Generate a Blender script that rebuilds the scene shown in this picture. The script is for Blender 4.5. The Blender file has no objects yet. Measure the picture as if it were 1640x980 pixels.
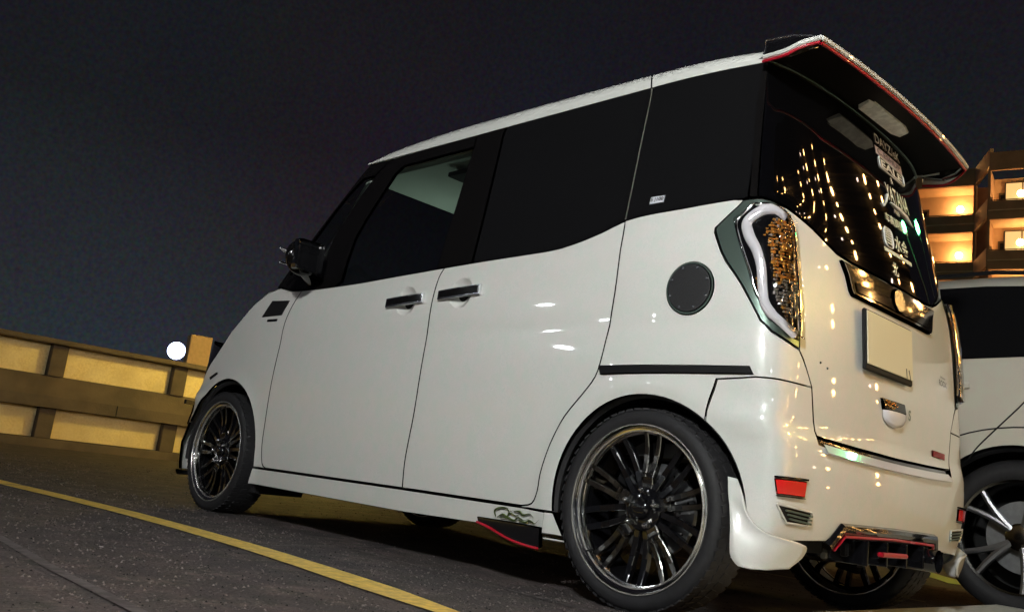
import bpy, bmesh, math, random
from mathutils import Vector, Matrix
from mathutils.geometry import delaunay_2d_cdt
random.seed(7)
scene = bpy.context.scene
COL = scene.collection
R_ = math.radians

# ------------------------------------------------------------------ camera
cam_d = bpy.data.cameras.new('camera'); cam = bpy.data.objects.new('camera', cam_d); COL.objects.link(cam)
cam_d.sensor_width = 36.0; cam_d.lens = 1450.12/1640*36.0
cam_d.clip_start = .02; cam_d.clip_end = 600
cx_ = Vector((-0.70191574,-0.70190092,0.12103471)); cy_ = Vector((-0.04943077,0.21752521,0.97480223)); cz_ = Vector((-0.71054268,0.67824618,-0.18737987))
cam.matrix_world = Matrix(((cx_.x,cy_.x,cz_.x,-1.5803625),(cx_.y,cy_.y,cz_.y,2.80428985),(cx_.z,cy_.z,cz_.z,0.31287507),(0,0,0,1)))
scene.camera = cam
scene.render.resolution_x = 1024; scene.render.resolution_y = 611

# ------------------------------------------------------------------ night sky and exposure
world = bpy.data.worlds.new('World'); scene.world = world; world.use_nodes = True
wn = world.node_tree; wn.nodes.clear()
wo = wn.nodes.new('ShaderNodeOutputWorld'); bg = wn.nodes.new('ShaderNodeBackground')
tc = wn.nodes.new('ShaderNodeTexCoord'); sx = wn.nodes.new('ShaderNodeSeparateXYZ'); cr = wn.nodes.new('ShaderNodeValToRGB')
nz = wn.nodes.new('ShaderNodeTexNoise'); nz.inputs['Scale'].default_value = 260; nz.inputs['Detail'].default_value = 4
nz2 = wn.nodes.new('ShaderNodeTexNoise'); nz2.inputs['Scale'].default_value = 3.5; nz2.inputs['Detail'].default_value = 3
mx = wn.nodes.new('ShaderNodeMix'); mx.data_type = 'RGBA'; mx.blend_type = 'OVERLAY'; mx.inputs['Factor'].default_value = .65
mx2 = wn.nodes.new('ShaderNodeMix'); mx2.data_type = 'RGBA'; mx2.blend_type = 'OVERLAY'; mx2.inputs['Factor'].default_value = .35
wn.links.new(tc.outputs['Generated'], sx.inputs[0]); wn.links.new(sx.outputs['Z'], cr.inputs[0])
wn.links.new(tc.outputs['Generated'], nz.inputs['Vector']); wn.links.new(tc.outputs['Generated'], nz2.inputs['Vector'])
el = cr.color_ramp.elements
el[0].position = 0; el[0].color = (.028,.032,.042,1)
el[1].position = .62; el[1].color = (.0078,.0068,.0096,1)
e = el.new(.13); e.color = (.020,.022,.030,1)
e = el.new(.32); e.color = (.0110,.0105,.0140,1)
wn.links.new(cr.outputs[0], mx.inputs['A']); wn.links.new(nz.outputs['Color'], mx.inputs['B'])
wn.links.new(mx.outputs['Result'], mx2.inputs['A']); wn.links.new(nz2.outputs['Color'], mx2.inputs['B'])
wn.links.new(mx2.outputs['Result'], bg.inputs['Color']); bg.inputs['Strength'].default_value = 1.0
wn.links.new(bg.outputs[0], wo.inputs[0])
vs = scene.view_settings; vs.view_transform = 'Standard'; vs.look = 'None'; vs.exposure = 0; vs.gamma = 1; vs.use_curve_mapping = False
# lamps of the place and added fill lights (metres; radiance), built further down
KEY_POS, KEY_L, KEY_R = (-1.95,4.0,2.5), 365, .22
FRONT_L, WARM_L, FILL_L = 120, 245, 15

# ------------------------------------------------------------------ materials
def mat(name, col=(.5,.5,.5), rough=.5, metal=0, coat=0, coat_r=.03, spec=.5, emit=None, es=0, noise=None, bump=None, trans=0):
    m = bpy.data.materials.new(name); m.use_nodes = True; nt = m.node_tree; b = nt.nodes['Principled BSDF']
    b.inputs['Base Color'].default_value = (*col,1); b.inputs['Roughness'].default_value = rough; b.inputs['Metallic'].default_value = metal
    b.inputs['Coat Weight'].default_value = coat; b.inputs['Coat Roughness'].default_value = coat_r
    b.inputs['Specular IOR Level'].default_value = spec; b.inputs['Transmission Weight'].default_value = trans
    if emit: b.inputs['Emission Color'].default_value = (*emit,1); b.inputs['Emission Strength'].default_value = es
    t = nt.nodes.new('ShaderNodeTexCoord')
    if noise:      # list of (scale, amount, second colour)
        prev = None
        for sc, amt, c2 in noise:
            n = nt.nodes.new('ShaderNodeTexNoise'); n.inputs['Scale'].default_value = sc; n.inputs['Detail'].default_value = 5
            nt.links.new(t.outputs['Object'], n.inputs['Vector'])
            rmp = nt.nodes.new('ShaderNodeMapRange'); rmp.inputs['From Min'].default_value = .40; rmp.inputs['From Max'].default_value = .60
            rmp.inputs['To Max'].default_value = amt; nt.links.new(n.outputs['Fac'], rmp.inputs['Value'])
            x = nt.nodes.new('ShaderNodeMix'); x.data_type = 'RGBA'
            nt.links.new(rmp.outputs[0], x.inputs['Factor'])
            if prev: nt.links.new(prev, x.inputs['A'])
            else: x.inputs['A'].default_value = (*col,1)
            x.inputs['B'].default_value = (*c2,1); prev = x.outputs['Result']
        nt.links.new(prev, b.inputs['Base Color'])
    if bump:
        n = nt.nodes.new('ShaderNodeTexNoise'); n.inputs['Scale'].default_value = bump[0]; n.inputs['Detail'].default_value = 4
        nt.links.new(t.outputs['Object'], n.inputs['Vector'])
        bp = nt.nodes.new('ShaderNodeBump'); bp.inputs['Strength'].default_value = bump[1]; bp.inputs['Distance'].default_value = bump[2]
        nt.links.new(n.outputs['Fac'], bp.inputs['Height']); nt.links.new(bp.outputs[0], b.inputs['Normal'])
    return m
def glass(name, tint, refl=1.0):
    m = bpy.data.materials.new(name); m.use_nodes = True; nt = m.node_tree; nt.nodes.clear()
    o = nt.nodes.new('ShaderNodeOutputMaterial'); x = nt.nodes.new('ShaderNodeMixShader')
    tr = nt.nodes.new('ShaderNodeBsdfTransparent'); tr.inputs[0].default_value = (*tint,1)
    g = nt.nodes.new('ShaderNodeBsdfGlossy'); g.inputs['Roughness'].default_value = .02; g.inputs[0].default_value = (refl,refl,refl,1)
    f = nt.nodes.new('ShaderNodeFresnel'); f.inputs[0].default_value = 1.5
    nt.links.new(f.outputs[0], x.inputs[0]); nt.links.new(tr.outputs[0], x.inputs[1]); nt.links.new(g.outputs[0], x.inputs[2]); nt.links.new(x.outputs[0], o.inputs[0])
    return m
M = dict(
 pearl = mat('pearl_white_paint', (.76,.77,.74), .32, 0, 1, .03, noise=[(330,.6,(.64,.65,.62)),(110,.5,(.79,.77,.73)),(24,.45,(.66,.74,.66)),(17,.40,(.80,.72,.70)),(2.2,.3,(.70,.74,.70))], bump=(4,.16,.012)),
 pearledge = mat('pearl_white_roof', (.71,.72,.68), .32, 0, 1, .03),
 alloy = mat('suv_alloy', (.24,.24,.25), .40, .9),
 grit = mat('loose_grit', (.155,.130,.125), .9),
 gritd = mat('dark_grit', (.012,.012,.012), .9),
 pearl2 = mat('white_paint_of_suv', (.66,.60,.50), .4, 0, .5, .06, noise=[(200,.6,(.60,.56,.50)),(14,.5,(.62,.64,.52))]),
 black = mat('gloss_black', (.006,.006,.007), .12, 0, .6, .02),
 garn = mat('satin_black_pillar', (.006,.0055,.0055), .12, spec=.28),
 plastic = mat('black_plastic', (.008,.008,.009), .55, spec=.25),
 deep = mat('unlit_underbody', (.006,.006,.006), .85),
 chrome = mat('chrome', (.82,.82,.80), .06, 1),
 satin = mat('satin_silver', (.75,.76,.78), .22, 1),
 smoke = mat('smoked_chrome', (.17,.23,.20), .30, .75),
 spoil = mat('spoiler_underside_black', (.0015,.0015,.002), .45, spec=.12),
 rubber = mat('tyre_rubber', (.011,.011,.0125), .7, noise=[(60,.5,(.020,.019,.022))], bump=(160,.25,.002)),
 lip = mat('polished_rim', (.80,.80,.78), .12, 1),
 ring = mat('bright_rim_edge', (.80,.79,.74), .25, .75),
 gun = mat('machined_face', (.18,.175,.16), .2, 1),
 wblack = mat('gloss_black_alloy', (.005,.005,.006), .09, 0, .5, .03),
 disc = mat('brake_disc_steel', (.32,.33,.34), .42, .8, noise=[(30,.4,(.2,.2,.21))]),
 pglass = mat('privacy_glass', (.0075,.0075,.008), .03, 0, 0, spec=.55),
 rglass = mat('rear_window_glass', (.002,.002,.0025), .02, 0, 0, spec=.75),
 cglass = glass('front_window_glass', (.42,.47,.44)),
 lens = glass('clear_lamp_lens', (.93,.93,.93)),
 guide = mat('white_light_guide', (.78,.76,.80), .16, 0, .8, .03),
 amber = mat('amber_reflector', (1,.50,.10), .2, .8),
 silverr = mat('lamp_reflector_chrome', (.85,.82,.78), .2, 1),
 red = mat('red_reflector', (.75,.01,.012), .18, 0, .8, emit=None),
 redline = mat('red_line_paint', (.42,.004,.02), .35, 0, .3),
 decal = mat('white_decal_film', (.80,.79,.74), .5),
 pinkd = mat('rose_decal_film', (.62,.46,.50), .5),
 plate = mat('cream_number_plate', (.72,.68,.50), .4),
 darkink = mat('dark_ink', (.03,.035,.03), .4),
 fgreen = mat('olive_flame_film', (.07,.10,.03), .3),
 carbon = mat('fuel_lid_black', (.012,.012,.013), .5, noise=[(300,.5,(.03,.03,.032))]),
 cloth = mat('grey_seat_cloth', (.05,.05,.052), .9),
 headliner = mat('pale_headliner', (.75,.80,.74), .9),
 asphalt = mat('parking_asphalt', (.040,.036,.034), .8, noise=[(130,.8,(.13,.11,.11)),(34,1,(.170,.125,.120)),(12,.8,(.026,.032,.020)),(8,.6,(.105,.072,.078)),(5,.7,(.030,.030,.034)),(1.2,.45,(.075,.062,.055))], bump=(90,1,.008)),
 yellow = mat('yellow_line_paint', (.95,.66,.12), .6, noise=[(60,.5,(.62,.40,.07)),(9,.35,(.85,.60,.20)),(26,.35,(.30,.20,.06))], bump=(120,.4,.003)),
 greenlit = mat('painted_green_light', (.26,.55,.06), .6, noise=[(40,.5,(.3,.42,.1))]),  # bay line with green lamplight put into its colour
 whitep = mat('worn_white_paint', (.13,.115,.115), .7, noise=[(30,.9,(.06,.05,.05))]),
 slab = mat('pale_concrete', (.74,.74,.64), .8, noise=[(40,.5,(.45,.45,.38)),(3,.4,(.50,.50,.42))], bump=(60,.3,.003)),
 conc = mat('brown_concrete', (.085,.070,.054), .85, noise=[(26,.6,(.085,.065,.045)),(2.5,.5,(.17,.13,.09))], bump=(40,.4,.01)),
 ochre = mat('ochre_wall_panel', (.84,.70,.36), .8, noise=[(38,.7,(.68,.54,.27)),(9,.5,(.88,.76,.46)),(2.2,.5,(.58,.46,.24))], bump=(50,.3,.006)),
 hwall = mat('hotel_wall', (.66,.50,.37), .8, noise=[(1.5,.4,(.45,.32,.2))]),
 hdark = mat('hotel_parapet', (.42,.27,.19), .85, noise=[(1.2,.5,(.26,.17,.12))]),
 tower = mat('dark_tower_cladding', (.02,.017,.015), .85),
 frame = mat('window_frame', (.05,.04,.03), .5),
 pole = mat('galvanised_pole', (.22,.22,.23), .45, .6),
 tan = mat('tan_concrete', (.62,.42,.22), .8, noise=[(20,.4,(.48,.32,.16))]),
)
def lamp_mat(name, col, s): return mat(name, (0,0,0), .5, emit=col, es=s)
M['hlamp'] = lamp_mat('balcony_lamp_glow', (1,.52,.16), 88)
M['hlamp2'] = lamp_mat('rose_lamp_glow', (1,.72,.55), 20)
M['hwin'] = lamp_mat('lit_window_glow', (1,.58,.20), 1.1)
M['key'] = lamp_mat('floodlight_glow', (.985,1,.975), KEY_L)
M['front'] = lamp_mat('cool_lamp_glow', (.92,.97,1), FRONT_L)
M['warm'] = lamp_mat('warm_glow', (1,.71,.15), WARM_L)
M['green'] = lamp_mat('green_lamp_glow', (.12,1,.30), 220)
M['blue'] = lamp_mat('bluish_globe_glow', (.50,.60,1), 12)

# ------------------------------------------------------------------ helpers
def link(name, me, m=None, parent=None, kind=None):
    o = bpy.data.objects.new(name, me); COL.objects.link(o)
    if m is not None and me is not None:
        for k in (m if isinstance(m,(list,tuple)) else [m]): me.materials.append(k)
    if parent: o.parent = parent
    if kind: o['kind'] = kind
    return o
def root(name, label, cat, loc=(0,0,0), rz=0, group=None):
    o = bpy.data.objects.new(name, None); COL.objects.link(o); o.empty_display_size = .2
    o.location = loc; o.rotation_euler = (0,0,rz); o['label'] = label; o['category'] = cat
    if group: o['group'] = group
    return o
def pmesh(name, V, F, m, parent=None, smooth=False, normals=None, kind=None, mi=None):
    me = bpy.data.meshes.new(name); me.from_pydata([tuple(v) for v in V], [], F); me.update()
    if smooth or normals:
        for p in me.polygons: p.use_smooth = True
    if normals: me.normals_split_custom_set_from_vertices([tuple(n) for n in normals])
    o = link(name, me, m, parent, kind)
    if mi:
        for p,i in zip(me.polygons, mi): p.material_index = i
    return o
class BM:
    def __init__(s): s.b = bmesh.new()
    def box(s, c, d, rot=None, bev=0, seg=1):
        r = bmesh.ops.create_cube(s.b, size=1)['verts']
        mtx = Matrix.Translation(c) @ (rot.to_4x4() if rot else Matrix()) @ Matrix.Diagonal((*d,1))
        bmesh.ops.transform(s.b, matrix=mtx, verts=r)
        if bev:
            ed = list({e for v in r for e in v.link_edges})
            bmesh.ops.bevel(s.b, geom=ed, offset=bev, segments=seg, affect='EDGES', profile=.7)
        return s
    def cyl(s, p0, p1, r0, r1=None, n=16, cap=True):
        p0 = Vector(p0); p1 = Vector(p1); d = p1-p0; r1 = r0 if r1 is None else r1
        q = d.to_track_quat('Z','Y').to_matrix().to_4x4()
        bmesh.ops.create_cone(s.b, cap_ends=cap, segments=n, radius1=r0, radius2=r1, depth=d.length, matrix=Matrix.Translation((p0+p1)/2) @ q)
        return s
    def ball(s, c, r, sc=(1,1,1), n=16):
        bmesh.ops.create_uvsphere(s.b, u_segments=n, v_segments=n//2+2, radius=r, matrix=Matrix.Translation(c) @ Matrix.Diagonal((*sc,1)))
        return s
    def prism(s, pts, axis, a, b):      # polygon pts in the two other axes, extruded a..b
        def mk(p, t): q = list(p); q.insert(axis, t); return q
        v0 = [s.b.verts.new(mk(p,a)) for p in pts]; v1 = [s.b.verts.new(mk(p,b)) for p in pts]
        s.b.faces.new(v0); s.b.faces.new(v1[::-1]); n = len(pts)
        for i in range(n): s.b.faces.new((v0[i],v1[i],v1[(i+1)%n],v0[(i+1)%n]))
        return s
    def tube(s, pts, r, n=8):
        rings = []
        P_ = [Vector(p) for p in pts]
        for i,p in enumerate(P_):
            t = (P_[min(i+1,len(P_)-1)]-P_[max(i-1,0)]).normalized()
            a = t.orthogonal().normalized() if i == 0 else (a - t*a.dot(t)).normalized()
            b = t.cross(a); rr = r[i] if isinstance(r,(list,tuple)) else r
            rings.append([s.b.verts.new(p + (a*math.cos(2*math.pi*k/n)+b*math.sin(2*math.pi*k/n))*rr) for k in range(n)])
        for i in range(len(rings)-1):
            for k in range(n): s.b.faces.new((rings[i][k],rings[i][(k+1)%n],rings[i+1][(k+1)%n],rings[i+1][k]))
        s.b.faces.new(rings[0][::-1]); s.b.faces.new(rings[-1])
        return s
    def build(s, name, m, parent=None, smooth=False, kind=None):
        bmesh.ops.recalc_face_normals(s.b, faces=s.b.faces)
        me = bpy.data.meshes.new(name); s.b.to_mesh(me); s.b.free()
        if smooth:
            for p in me.polygons: p.use_smooth = True
            me.set_sharp_from_angle(angle=R_(38))
        return link(name, me, m, parent, kind)
def lathe(name, prof, m, parent=None, seg=96, kind=None, sharp=40):
    # profile of (r, y) swept round the y axis
    V=[];F=[]
    for k in range(seg):
        a = 2*math.pi*k/seg
        for r,y in prof: V.append((r*math.cos(a), y, r*math.sin(a)))
    n = len(prof)
    for k in range(seg):
        for i in range(n-1):
            a=k*n+i; b=((k+1)%seg)*n+i
            F.append((a,a+1,b+1,b))
    me = bpy.data.meshes.new(name); me.from_pydata(V,[],F); me.update()
    bm = bmesh.new(); bm.from_mesh(me); bmesh.ops.remove_doubles(bm, verts=bm.verts, dist=1e-5); bmesh.ops.recalc_face_normals(bm, faces=bm.faces); bm.to_mesh(me); bm.free()
    for p in me.polygons: p.use_smooth = True
    me.set_sharp_from_angle(angle=R_(sharp))
    return link(name, me, m, parent, kind)
# ------------------------------------------------------------------ the van's skin: u runs along the side, round the corners and over the tail; z is height
def hermite(pts):
    # smooth monotone-ish (pchip) interpolation
    n=len(pts);xs=[p[0] for p in pts];ys=[p[1] for p in pts]
    h=[xs[i+1]-xs[i] for i in range(n-1)];d=[(ys[i+1]-ys[i])/h[i] for i in range(n-1)]
    m=[d[0]]+[0]*(n-2)+[d[-1]]
    for i in range(1,n-1):
        m[i]=0 if d[i-1]*d[i]<=0 else (h[i-1]+h[i])/(h[i-1]/d[i]+h[i]/d[i-1])
    def f(x):
        if x<=xs[0]: return ys[0]+m[0]*(x-xs[0])
        if x>=xs[-1]: return ys[-1]+m[-1]*(x-xs[-1])
        i=0
        while x>xs[i+1]: i+=1
        t=(x-xs[i])/h[i]
        return ((2*t**3-3*t*t+1)*ys[i]+(t**3-2*t*t+t)*h[i]*m[i]+(-2*t**3+3*t*t)*ys[i+1]+(t**3-t*t)*h[i]*m[i+1])
    return f
HALF=hermite([(.10,.700),(.2,.716),(.35,.727),(.55,.733),(.70,.7345),(.78,.734),(.86,.737),(.95,.734),(1.03,.727),(1.10,.712),(1.2,.690),(1.62,.598),(1.75,.570)])
REAR=hermite([(.10,-.35),(.2,-.385),(.3,-.412),(.42,-.425),(.50,-.422),(.56,-.408),(.65,-.408),(.8,-.403),(1.0,-.388),(1.1,-.375),(1.6,-.275),(1.75,-.245)])
FRONT=hermite([(.10,2.98),(.2,3.02),(.35,3.02),(.5,2.97),(.65,2.91),(.8,2.85),(.9,2.80),(1.0,2.74),(1.7,2.3)])
UC,UR=-.20,-.48      # side ends / rear face begins
YR=.545
FC,FR=2.70,3.02
YF=.50
def wside(x,z):
    w=HALF(z)
    if x<.15: w-=.030*((.15-x)/.35)**2
    if .35<z<.803: w+=CREASE(z)*max(0,min(1,(1.0-x)/.9))**1.5
    if x>2.1: w-=.012*((x-2.1)/.6)**2
    if x>2.4 and z<.5: w+=.024*min(1,(x-2.4)/.3)*min(1,(.5-z)/.2)**2
    r=math.hypot(x,z-.28)
    if z<.75: w+=.007*math.exp(-((r-.345)/.035)**2)
    r=math.hypot(x-2.495,z-.28)
    if z<.75: w+=.007*math.exp(-((r-.345)/.035)**2)
    return w
CREASE=hermite([(.35,0),(.50,.001),(.62,.006),(.70,.0095),(.76,.0060),(.803,0)])
RC=hermite([(.2,.06),(.55,.07),(.9,.09),(1.1,.10)])
RG2=hermite([(.95,0),(1.08,.10),(1.2,.42),(1.6,.42)])
KC=hermite([(.2,.95),(.55,.97),(.68,.90),(.9,.80),(1.1,.82),(1.2,.84),(1.6,.84)])
def bez(p0,d0,p1,d1,t,k=.56):
    L0=k*abs((p1[0]-p0[0])/d0[0]); L1=k*abs((p1[1]-p0[1])/d1[1])
    a=(p0[0]+d0[0]*L0,p0[1]+d0[1]*L0);b=(p1[0]-d1[0]*L1,p1[1]-d1[1]*L1)
    s=1-t
    return tuple(s**3*p0[i]+3*s*s*t*a[i]+3*s*t*t*b[i]+t**3*p1[i] for i in (0,1))
def xrear(y,z): return REAR(z)+RC(z)*y*y+max(0,RG2(z))*max(0,abs(y)-.36)**2
def xfront(y,z): return FRONT(z)-.22*y*y
def P(u,z):
    if UC<=u<=FC: return (u,wside(u,z),z)
    if u<UC:
        if u<=UR:
            y=YR+(u-UR)
            if y>=-YR: return (xrear(y,z),y,z)
            q=P(2*(UR-YR)-u,z); return (q[0],-q[1],z)
        t=(UC-u)/(UC-UR);e=1e-4
        s=(wside(UC+e,z)-wside(UC,z))/e
        q=bez((UC,wside(UC,z)),(-1,-s),(xrear(YR,z),YR),(-(2*RC(z)*YR+2*max(0,RG2(z))*(YR-.36)),-1),t,KC(z))
        return (q[0],q[1],z)
    if u>=FR:
        y=YF-(u-FR)
        if y>=-YF: return (xfront(y,z),y,z)
        q=P(2*(FR+YF)-u,z); return (q[0],-q[1],z)
    t=(u-FC)/(FR-FC);e=1e-4
    s=(wside(FC,z)-wside(FC-e,z))/e
    q=bez((FC,wside(FC,z)),(1,s),(xfront(YF,z),YF),(.44*YF,-1),t,.95)
    return (q[0],q[1],z)
def N(u,z):
    e=1e-3
    a=P(u-e,z);b=P(u+e,z);c=P(u,z-e);d=P(u,z+e)
    U=[b[i]-a[i] for i in range(3)];V=[d[i]-c[i] for i in range(3)]
    n=(V[1]*U[2]-V[2]*U[1],V[2]*U[0]-V[0]*U[2],V[0]*U[1]-V[1]*U[0])
    l=math.sqrt(sum(k*k for k in n)) or 1
    return tuple(k/l for k in n)

class Skin: pass
VAN = Skin(); VAN.P = P; VAN.N = N
def resample(poly, step):
    out=[]; n=len(poly)
    for i in range(n):
        a=poly[i]; b=poly[(i+1)%n]; L=math.hypot(b[0]-a[0],b[1]-a[1]); k=max(1,math.ceil(L/step))
        for j in range(k): out.append((a[0]+(b[0]-a[0])*j/k, a[1]+(b[1]-a[1])*j/k))
    return out
def area(poly): return .5*sum(poly[i][0]*poly[(i+1)%len(poly)][1]-poly[(i+1)%len(poly)][0]*poly[i][1] for i in range(len(poly)))
def inset(poly, d):
    # polygon counter-clockwise; moves every vertex inward by d
    n=len(poly); out=[]
    for i in range(n):
        a=poly[i-1]; b=poly[i]; c=poly[(i+1)%n]
        def nrm(p,q):
            dx,dy=q[0]-p[0],q[1]-p[1]; l=math.hypot(dx,dy) or 1; return (-dy/l,dx/l)
        n1=nrm(a,b); n2=nrm(b,c); s=(n1[0]+n2[0],n1[1]+n2[1]); l=math.hypot(*s) or 1; s=(s[0]/l,s[1]/l)
        k=d/max(.5,s[0]*n1[0]+s[1]*n1[1]); out.append((b[0]+s[0]*k,b[1]+s[1]*k))
    return out
def smoothline(pts, k=4, closed=False):
    # Catmull-Rom through the points
    out=[]; n=len(pts)
    for i in range(n if closed else n-1):
        p0=pts[(i-1)%n] if closed or i>0 else pts[i]; p1=pts[i]; p2=pts[(i+1)%n]; p3=pts[(i+2)%n] if closed or i<n-2 else p2
        for j in range(k):
            t=j/k
            out.append(tuple(.5*((2*p1[a])+(-p0[a]+p2[a])*t+(2*p0[a]-5*p1[a]+4*p2[a]-p3[a])*t*t+(-p0[a]+3*p1[a]-3*p2[a]+p3[a])*t**3) for a in range(len(p1))))
    if not closed: out.append(pts[-1])
    return out
def panel(name, poly, m, parent, off=0.0, thick=.012, step=.035, gap=.0014, bev=.0024, S=None, side=1, dents=None, extra=None, fl=True):
    S = S or VAN
    if area(poly)<0: poly=poly[::-1]
    poly = resample(poly, step); o1 = inset(poly, gap/2); o2 = inset(poly, gap/2+bev)
    def D(u,z):
        v=off
        for (a,b,ru,rz,dep) in (dents or []):
            q=((u-a)/ru)**2+((z-b)/rz)**2
            if q<1: v-=dep*(1-q)**1.0 if q<.999 else 0
        return v
    def PT(u,z,o):
        p=S.P(u,z); n=S.N(u,z); return (p[0]+n[0]*o, p[1]+n[1]*o, p[2]+n[2]*o)
    def NR(u,z):
        if not dents: return S.N(u,z)
        e=.0015
        a=Vector(PT(u-e,z,D(u-e,z))); b=Vector(PT(u+e,z,D(u+e,z))); c=Vector(PT(u,z-e,D(u,z-e))); d=Vector(PT(u,z+e,D(u,z+e)))
        return tuple((d-c).cross(b-a).normalized())
    us=[p[0] for p in o2]; zs=[p[1] for p in o2]
    pts=[Vector(p) for p in o2]; n=len(pts)
    def inside(x,y):
        c=False
        for i in range(n):
            a=o2[i]; b=o2[i-1]
            if (a[1]>y)!=(b[1]>y) and x<(b[0]-a[0])*(y-a[1])/(b[1]-a[1])+a[0]: c=not c
        return c
    grid=[]
    nu=int((max(us)-min(us))/step)+1; nzz=int((max(zs)-min(zs))/step)+1
    for i in range(nu):
        for j in range(nzz):
            grid.append((min(us)+(i+.5)*step, min(zs)+(j+.5)*step))
    for g in (extra or []): grid.append(g)
    for g in grid:
        if inside(*g) and min((g[0]-q[0])**2+(g[1]-q[1])**2 for q in o2)>(step*(.35 if g not in (extra or []) else .05))**2: pts.append(Vector(g))
    vo,_,fo,_,_,_ = delaunay_2d_cdt(pts, [(i,(i+1)%n) for i in range(n)], [], 1, 1e-7)
    V=[];NN=[];F=[]
    for v in vo:
        V.append(PT(v.x,v.y,D(v.x,v.y))); NN.append(NR(v.x,v.y))
    for f in fo:
        f=list(f)
        a,b,c=[vo[k] for k in f[:3]]
        if (b-a).cross(c-a)>0: f=f[::-1]
        F.append(tuple(f))
    # rounded edge and return flange
    base=len(V); k=len(o1)
    for i in range(k):
        u2,z2=o2[i]; V.append(PT(u2,z2,D(u2,z2))); NN.append(NR(u2,z2))
    for i in range(k):
        u,z=o1[i]; a=Vector(V[base+i]); b=Vector(PT(u,z,D(*o2[i])-bev*.8)); n0=Vector(NR(*o2[i])); t=(Vector(PT(u,z,0))-Vector(PT(*o2[i],0))).normalized()
        V.append(tuple(b)); NN.append(tuple((n0*.55+t*.85).normalized()))
    for i in range(k):
        j=(i+1)%k; F.append((base+j,base+i,base+k+i,base+k+j)[::1])
    if fl:
        b2=len(V)
        for i in range(k):
            t=(Vector(PT(*o1[i],0))-Vector(PT(*o2[i],0))).normalized(); V.append(V[base+k+i]); NN.append(tuple(t))
        for i in range(k):
            t=NN[b2+i]; u,z=o1[i]; V.append(PT(u,z,D(*o2[i])-thick)); NN.append(t)
        for i in range(k):
            j=(i+1)%k; F.append((b2+j,b2+i,b2+k+i,b2+k+j))
    if side<0:
        V=[(a,-b,c) for a,b,c in V]; NN=[(a,-b,c) for a,b,c in NN]; F=[f[::-1] for f in F]
    return pmesh(name, V, F, m, parent, normals=NN)
def yat(x,z):
    # half width of the skin at a given x, corners included
    if UC<=x<=FC: return wside(x,z)
    if x<UC:
        a,b=UR,UC
        for _ in range(22):
            m_=(a+b)/2
            if P(m_,z)[0]<x: a=m_
            else: b=m_
        return P(a,z)[1]
    a,b=FC,FR
    for _ in range(22):
        m_=(a+b)/2
        if P(m_,z)[0]<x: a=m_
        else: b=m_
    return P(a,z)[1]
def on(u,z,o=0,side=1,S=None):
    S=S or VAN; p=S.P(u,z); n=S.N(u,z); return Vector((p[0]+n[0]*o,(p[1]+n[1]*o)*side,p[2]+n[2]*o))
def mir(poly): return [(2*(UR-YR)-u,z) for u,z in poly]
UM = UR-YR     # the tail's middle line

van = root('kei_van', 'tall pearl white box van with black rear spoiler and big polished wheels, nearest the camera', 'van')
def both(name, poly=None, m=None, **k):
    a=[]
    for s in (1,-1): a.append(panel(name, poly, m, van, side=s, **k))
    return a
BELT=[(2.05,1.030),(1.96,1.026),(1.88,1.025),(1.59,1.0285),(1.30,1.040),(.985,1.053),(.76,1.061),(.58,1.0655),(.43,1.071),(.35,1.084),(.24,1.113),(.16,1.141),(.07,1.152),(-.04,1.158),(-.14,1.167),(-0.2312,1.1727),(-0.2953,1.1729)]
def belt(a,b):   # belt points between two u, running a -> b
    f=hermite(sorted(BELT)); n=max(2,int(abs(a-b)/.04)); return [(a+(b-a)*i/n, f(a+(b-a)*i/n)) for i in range(n+1)]
SEAM_F=smoothline([(1.962,1.024),(2.012,.955),(2.045,.88),(2.060,.77),(2.078,.6),(2.080,.43),(2.080,.33),(2.062,.252),(2.030,.234)],3)
SEAM_B=smoothline([(.985,1.053),(1.004,1.015),(1.016,.93),(1.018,.83),(1.027,.67),(1.034,.51),(1.048,.40),(1.056,.33),(1.056,.238)],3)
SEAM_R=smoothline([(.4522,.2392),(.405,.250),(.3828,.290),(.3762,.34),(.3600,.395),(.335,.455),(.2942,.524),(.2277,.594),(.185,.645),(.1660,.70),(.1555,.7857),(.1455,.90),(.148,1.02),(.16,1.141)],3)
def uat(x,z):
    # skin coordinate of a given x behind the side's end
    if x>=UC: return x
    a,b=UR,UC
    for _ in range(22):
        m_=(a+b)/2
        if P(m_,z)[0]<x: a=m_
        else: b=m_
    return a
def arc(cx,cz,r,a0,a1,n=26):
    out=[]
    for i in range(n+1):
        t=R_(a0+(a1-a0)*i/n); x,z=cx+r*math.cos(t),cz+r*math.sin(t); out.append((uat(x,z),z))
    return out
# door panels
hF=(1.175,.934); hR=(.862,.947)
def dl(h): return [(h[0],h[1],.060,.056,.024)]
def ex(h): return [(h[0]+.066*math.cos(a)*r, h[1]+.06*math.sin(a)*r) for r in (.2,.45,.7,.9,1.0,1.08) for a in [i*math.pi/10 for i in range(20)]]
fdoor=both('front_door', SEAM_F+[(1.5,.236),(1.056,.238)]+SEAM_B[::-1][1:-1]+belt(.985,1.962)[:-1], M['pearl'], dents=dl(hF), extra=ex(hF))
rdoor=both('sliding_door', SEAM_B+[(.8,.2385)]+SEAM_R[:-1]+belt(.16,.985)[:-1], M['pearl'], dents=dl(hR), extra=ex(hR))
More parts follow.
